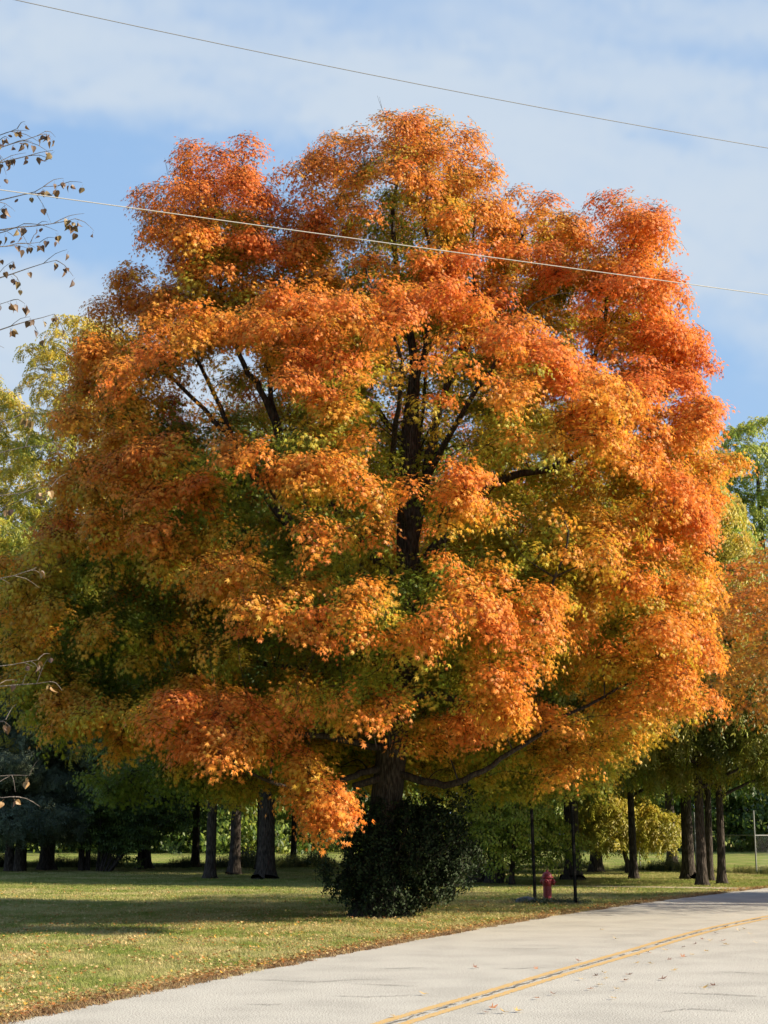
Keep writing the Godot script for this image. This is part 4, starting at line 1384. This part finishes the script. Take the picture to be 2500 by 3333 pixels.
func build_redbud() -> void:
	var r := rng_of(55)
	var at := Vector3(-6.9, 0, -13.6)
	var root := thing("slender_tree", "slender tree at the edge of view, bare twigs with sparse heart shaped brown leaves", "tree", at)
	var bark := bark_mat(lin(0.09, 0.075, 0.065), lin(0.24, 0.21, 0.19), 5.0, 1.0, 81)
	var axis := smooth([Vector3.ZERO, Vector3(0.1, 2.0, 0), Vector3(0.3, 4.5, 0.1), Vector3(0.6, 7.0, 0), Vector3(1.0, 9.6, 0)], 5)
	var b := MB.new()
	b.tube(axis, taper(0.12, 0.015, axis.size(), 0.8), 12, Color.WHITE, 0.05)
	put("trunk", b.mesh(bark), root)
	var mats := []
	for c in [lin(0.07, 0.04, 0.022), lin(0.10, 0.055, 0.028), lin(0.055, 0.03, 0.022), lin(0.13, 0.09, 0.03), lin(0.22, 0.13, 0.05), lin(0.27, 0.17, 0.07)]:
		var m := plain(c, 0.55)
		m.backlight_enabled = true
		m.backlight = Color(0.35, 0.25, 0.12)
		mats.append(m)
	var leaves := []
	for i in 7:
		leaves.append(heart_leaf(900 + i))
	var tips := [
		[Vector3(-3.42, 8.50, 0.1), 16], [Vector3(-3.60, 8.95, -0.2), 14], [Vector3(-3.30, 8.05, 0.2), 13], [Vector3(-3.18, 7.90, -0.1), 10],
		[Vector3(-3.28, 7.25, 0.2), 12], [Vector3(-3.34, 6.80, 0), 15], [Vector3(-3.62, 6.70, 0.4), 12], [Vector3(-3.55, 7.55, 0.3), 9],
		[Vector3(-3.75, 8.75, 0.1), 9], [Vector3(-3.85, 7.6, 0.3), 10], [Vector3(-3.75, 8.3, 0.5), 9], [Vector3(-3.72, 7.9, -0.5), 9], [Vector3(-3.78, 7.2, 0.5), 8],
		[Vector3(-3.22, 5.42, 0.1), 5], [Vector3(-3.34, 5.05, -0.1), 5], [Vector3(-3.44, 5.6, 0.3), 7], [Vector3(-3.36, 4.2, 0), 4],
		[Vector3(-3.16, 3.08, 0.1), 6], [Vector3(-3.38, 3.35, -0.2), 6], [Vector3(-3.34, 2.20, 0.1), 9], [Vector3(-3.36, 2.0, 0.3), 6], [Vector3(-3.5, 2.7, 0.2), 6], [Vector3(-3.6, 4.75, 0.2), 8],
	]
	for tp in tips:
		var tip: Vector3 = tp[0] - Vector3(at.x, 0, 0) + Vector3(0, 0, tp[0].z * 0.6 - 0.4)
		var y0 := clampf(tip.y - 1.4, 1.2, 8.6)
		var s := Vector3.ZERO
		for p in axis:
			if p.y <= y0:
				s = p
		var sag := -0.25 if tip.y < 4.0 else 0.1
		var pts := wobble(smooth([s, s.lerp(tip, 0.35) + Vector3(0, 0.35, 0), s.lerp(tip, 0.7) + Vector3(0, 0.2 - sag * 0.3, 0), tip], 6), r, 0.018)
		b = MB.new()
		b.tube(pts, taper(0.022, 0.0025, pts.size()), 5, Color.WHITE, 0.0, false)
		var spots := []
		for j in range(9, pts.size()):
			spots.append(pts[j])
			if r.randf() < 0.85:
				var d := (Vector3(r.randf_range(0.3, 1.0), r.randfn() * 0.55, r.randfn() * 0.6)).normalized() * r.randf_range(0.12, 0.36)
				var side := smooth([pts[j], pts[j] + d * 0.5 + Vector3(0, 0.03, 0), pts[j] + d], 2)
				b.tube(side, taper(0.005, 0.0015, side.size()), 4, Color.WHITE, 0.0, false)
				spots.append(side[2])
				spots.append(side[4])
		put("branch", b.mesh(bark), root)
		for q in int(tp[1] * (2.0 if tp[0].y > 6.2 else 1.2)):
			var p: Vector3 = spots[r.randi() % spots.size()] if q > 1 else tip
			var sz := r.randf_range(0.05, 0.08)
			var fw := Vector3(r.randf_range(-0.5, 0.8), -r.randf_range(0.5, 1.6), r.randf_range(-0.7, 0.7))
			var leaf := put("leaf", leaves[r.randi() % leaves.size()], root)
			leaf.transform = Transform3D(frame(fw, Vector3(r.randfn(), 0.3, r.randfn())).scaled(Vector3.ONE * sz), p + Vector3(0, -0.02, 0) + fw.normalized() * sz * 0.5)
			leaf.material_override = mats[r.randi() % 4 if tip.y > 6.2 else 2 + r.randi() % 4]  # light put into the colour: upper leaves dark against sky, lower ones sunlit tan


func build_wires() -> void:
	var specs := [
		[Vector3(-3.72, 9.72, -13.0), Vector3(4.60, 9.70, -16.2), 0.0042, 0.10, "thin dark wire slanting across open sky above the maple", lin(0.24, 0.24, 0.25)],
		[Vector3(-3.67, 7.687, -13.0), Vector3(4.39, 7.685, -15.8), 0.0048, 0.0, "pale thick wire crossing before the maple's upper crown", lin(0.48, 0.46, 0.43)],
	]
	for s in specs:
		var a: Vector3 = s[0]
		var c: Vector3 = s[1]
		var pts := []
		for i in 61:
			var t := -2.0 + i / 60.0 * 5.0
			var p := a.lerp(c, t)
			p.y -= s[3] * 4.0 * t * (1.0 - t) * 0.6 + (0.012 * t * (1.0 - t) if s[3] == 0.0 else 0.0)
			pts.append(p)
		var b := MB.new()
		b.tube(pts, taper(s[2], s[2], pts.size()), 6, Color.WHITE, 0.0, false)
		tag(put("overhead_wire", b.mesh(plain(s[5], 0.5))), s[4], "wire")


# ------------------------------------------------------------------ fallen leaves
func dry_leaf(seed_: int) -> ArrayMesh:
	var r := rng_of(seed_)
	var b := MB.new()
	b.tint = true
	var curl := r.randf_range(0.15, 0.6)
	var bend := r.randf_range(0, PI)
	var ids := []
	var ctr := b.vert(Vector3(0.0, 0.02, 0), Vector3.UP)
	for s in [1.0, -1.0]:
		for i in MAPLE.size():
			if s < 0 and (i == 0 or i == MAPLE.size() - 1):
				continue
			var a: float = MAPLE[i][0] * s
			var q: float = MAPLE[i][1] * 0.6
			var p := Vector3(cos(a) * q, 0, sin(a) * q)
			var side := p.x * cos(bend) + p.z * sin(bend)
			p.y = side * side * curl * 2.2 + r.randf_range(0, 0.06)
			ids.append([a, b.vert(p, (Vector3.UP - Vector3(cos(bend), 0, sin(bend)) * side * curl * 2.5).normalized(), Color.WHITE)])
	ids.sort_custom(func(p, q): return p[0] < q[0])
	for i in ids.size():
		b.tri(ctr, ids[i][1], ids[(i + 1) % ids.size()][1])
	b.tube([Vector3(-0.05, 0.02, 0), Vector3(-0.4, 0.06, 0.05)], [0.012, 0.01], 3)
	return b.mesh(leaf_mat(0.7, 0.3, 0.3))


func build_litter() -> void:
	var r := rng_of(99)
	var kinds := [Color(0.50, 0.36, 0.17), Color(0.58, 0.46, 0.22), Color(0.42, 0.22, 0.07), Color(0.22, 0.11, 0.05), Color(0.50, 0.30, 0.05), Color(0.45, 0.15, 0.04)]
	var xs := []
	var cols := []
	for i in 64000:
		var d := 13.2 * pow(60.0 / 13.2, pow(r.randf(), 0.9))
		var half := d * 0.285 + 0.4
		var x := r.randf_range(-half, half)
		var e := edge_x(d)
		var verge := i % 9 == 0
		if verge:
			x = e - absf(r.randfn()) * 0.3
		if x > e + 0.02:
			continue
		var dens := 0.36 + fn.get_noise_2d(x * 60.0, d * 30.0) * 1.5
		var from_tree := Vector2(x + 1.5, d - 31.0).length()
		dens += 0.9 * exp(-from_tree * from_tree / 40.0)
		if d > 46.0:
			dens *= 0.3
		if not verge and r.randf() > dens:
			continue
		var sz := r.randf_range(0.03, 0.075)
		xs.append(Transform3D((Basis(Vector3.UP, r.randf() * TAU) * Basis(Vector3(r.randfn(), 0, r.randfn()).normalized(), r.randf_range(0, 0.8))).scaled(Vector3.ONE * sz), Vector3(x, r.randf_range(0.02, 0.05), -d)))
		var k := r.randf_range(0.75, 1.15)
		var c: Color = kinds[[0, 0, 1, 1, 0, 2, 3, 4, 5][r.randi() % 9]]
		if verge and r.randf() < 0.6:
			c = kinds[2].lerp(kinds[3], r.randf())
		cols.append(c * Color(k, k, k))
	tag(many("fallen_leaves", dry_leaf(950), xs, cols), "dry tan and orange leaves scattered over the lawn and along the road edge", "leaves", "", "stuff")
	# matted brown verge beside the road
	var vb := MB.new()
	vb.tint = true
	for i in 14:
		var a := r.randf() * TAU
		var base := Vector3(r.randf_range(-0.1, 0.1), 0.0, r.randf_range(-0.08, 0.08))
		var tip := base + Vector3(cos(a) * 0.06, r.randf_range(0.012, 0.05), sin(a) * 0.06)
		var s := Vector3(-sin(a), 0, cos(a)) * 0.006
		var k := r.randf_range(0.7, 1.25)
		vb.flat(base - s, tip, base + s, Color(k, k, k))
	xs = []
	cols = []
	for i in 2600:
		var d := 12.8 * pow(46.0 / 12.8, r.randf())
		var w := 0.14 + fn.get_noise_1d(d * 60.0) * 0.2
		var x := edge_x(d) - w * pow(r.randf(), 0.8) + r.randfn() * 0.03 + 0.06
		xs.append(Transform3D(Basis(Vector3.UP, r.randf() * TAU).scaled(Vector3.ONE * r.randf_range(0.7, 1.2)), Vector3(x, 0.004, -d)))
		if fn.get_noise_1d(d * 90.0 + 300.0) < -0.12 and r.randf() < 0.75:
			xs.pop_back()
			continue
		cols.append(Color(0.20, 0.115, 0.06).lerp(Color(0.34, 0.24, 0.13), r.randf()))
	tag(many("dead_grass", vb.mesh(leaf_mat(0.9, 0.1, 0.2)), xs, cols), "matted brown dead grass along the road's edge", "grass", "", "stuff")
	# single leaves on the road
	var spots := [Vector2(0.43, 16.14), Vector2(1.15, 19.18), Vector2(0.96, 14.56), Vector2(1.05, 14.89), Vector2(1.15, 14.56), Vector2(1.28, 14.69), Vector2(0.10, 14.25), Vector2(1.58, 15.75), Vector2(1.79, 16.14), Vector2(1.27, 14.65), Vector2(1.89, 19.00), Vector2(2.58, 20.13), Vector2(2.30, 17.72), Vector2(2.66, 18.52), Vector2(2.60, 17.81), Vector2(2.52, 18.11), Vector2(2.42, 17.07), Vector2(2.76, 17.58), Vector2(2.92, 18.25), Vector2(2.36, 15.75), Vector2(2.23, 16.63), Vector2(2.54, 16.63), Vector2(3.28, 19.83), Vector2(3.47, 19.76), Vector2(3.22, 17.72), Vector2(3.80, 20.33), Vector2(3.56, 18.80), Vector2(4.08, 20.77), Vector2(4.44, 22.51), Vector2(4.27, 21.13), Vector2(4.61, 21.75), Vector2(4.07, 21.96), Vector2(3.73, 21.52), Vector2(4.73, 23.09), Vector2(5.05, 24.09), Vector2(5.12, 23.84), Vector2(5.29, 23.77), Vector2(5.19, 22.99), Vector2(5.58, 25.46), Vector2(6.08, 27.05), Vector2(6.11, 26.17), Vector2(6.33, 26.60), Vector2(6.12, 25.34), Vector2(5.71, 23.32), Vector2(3.50, 21.04), Vector2(3.70, 24.20), Vector2(3.78, 26.38), Vector2(3.51, 16.80), Vector2(3.67, 16.98)]
	var looks := [
		[Color(0.52, 0.33, 0.08), "curled yellow maple leaf lying on the pale road"],
		[Color(0.36, 0.15, 0.06), "curled rusty maple leaf lying on the pale road"],
		[Color(0.17, 0.08, 0.05), "curled dark brown maple leaf lying on the pale road"],
		[Color(0.50, 0.38, 0.2), "curled tan maple leaf lying on the pale road"],
	]
	var meshes := []
	for i in 4:
		meshes.append(dry_leaf(960 + i))
	var lm := []
	for l in looks:
		var m := plain(l[0].linear_to_srgb(), 0.65)
		lm.append(m)
	var stretches := [[16.0, "on the sunny road close to the verge's near end"], [18.2, "beside the near double yellow line"], [21.3, "on the middle stretch of sunny road"], [24.3, "on the sunny road short of the shade"], [99.0, "near the shaded bend of the road"]]
	for p in spots:
		var which := r.randi() % 4
		var where := ""
		for q in stretches:
			if p.y < q[0]:
				where = q[1]
				break
		var o := put("fallen_leaf", meshes[r.randi() % 4])
		o.material_override = lm[which]
		o.transform = Transform3D((Basis(Vector3.UP, r.randf() * TAU) * Basis(Vector3.RIGHT, r.randf_range(-0.3, 0.3))).scaled(Vector3.ONE * r.randf_range(0.09, 0.135)), v3(p, 0.02))
		tag(o, looks[which][1].replace("lying on the pale road", "lying " + where), "leaf", "single leaves on the road, " + looks[which][1].replace("curled ", "").replace(" leaf lying on the pale road", "") + " " + where)
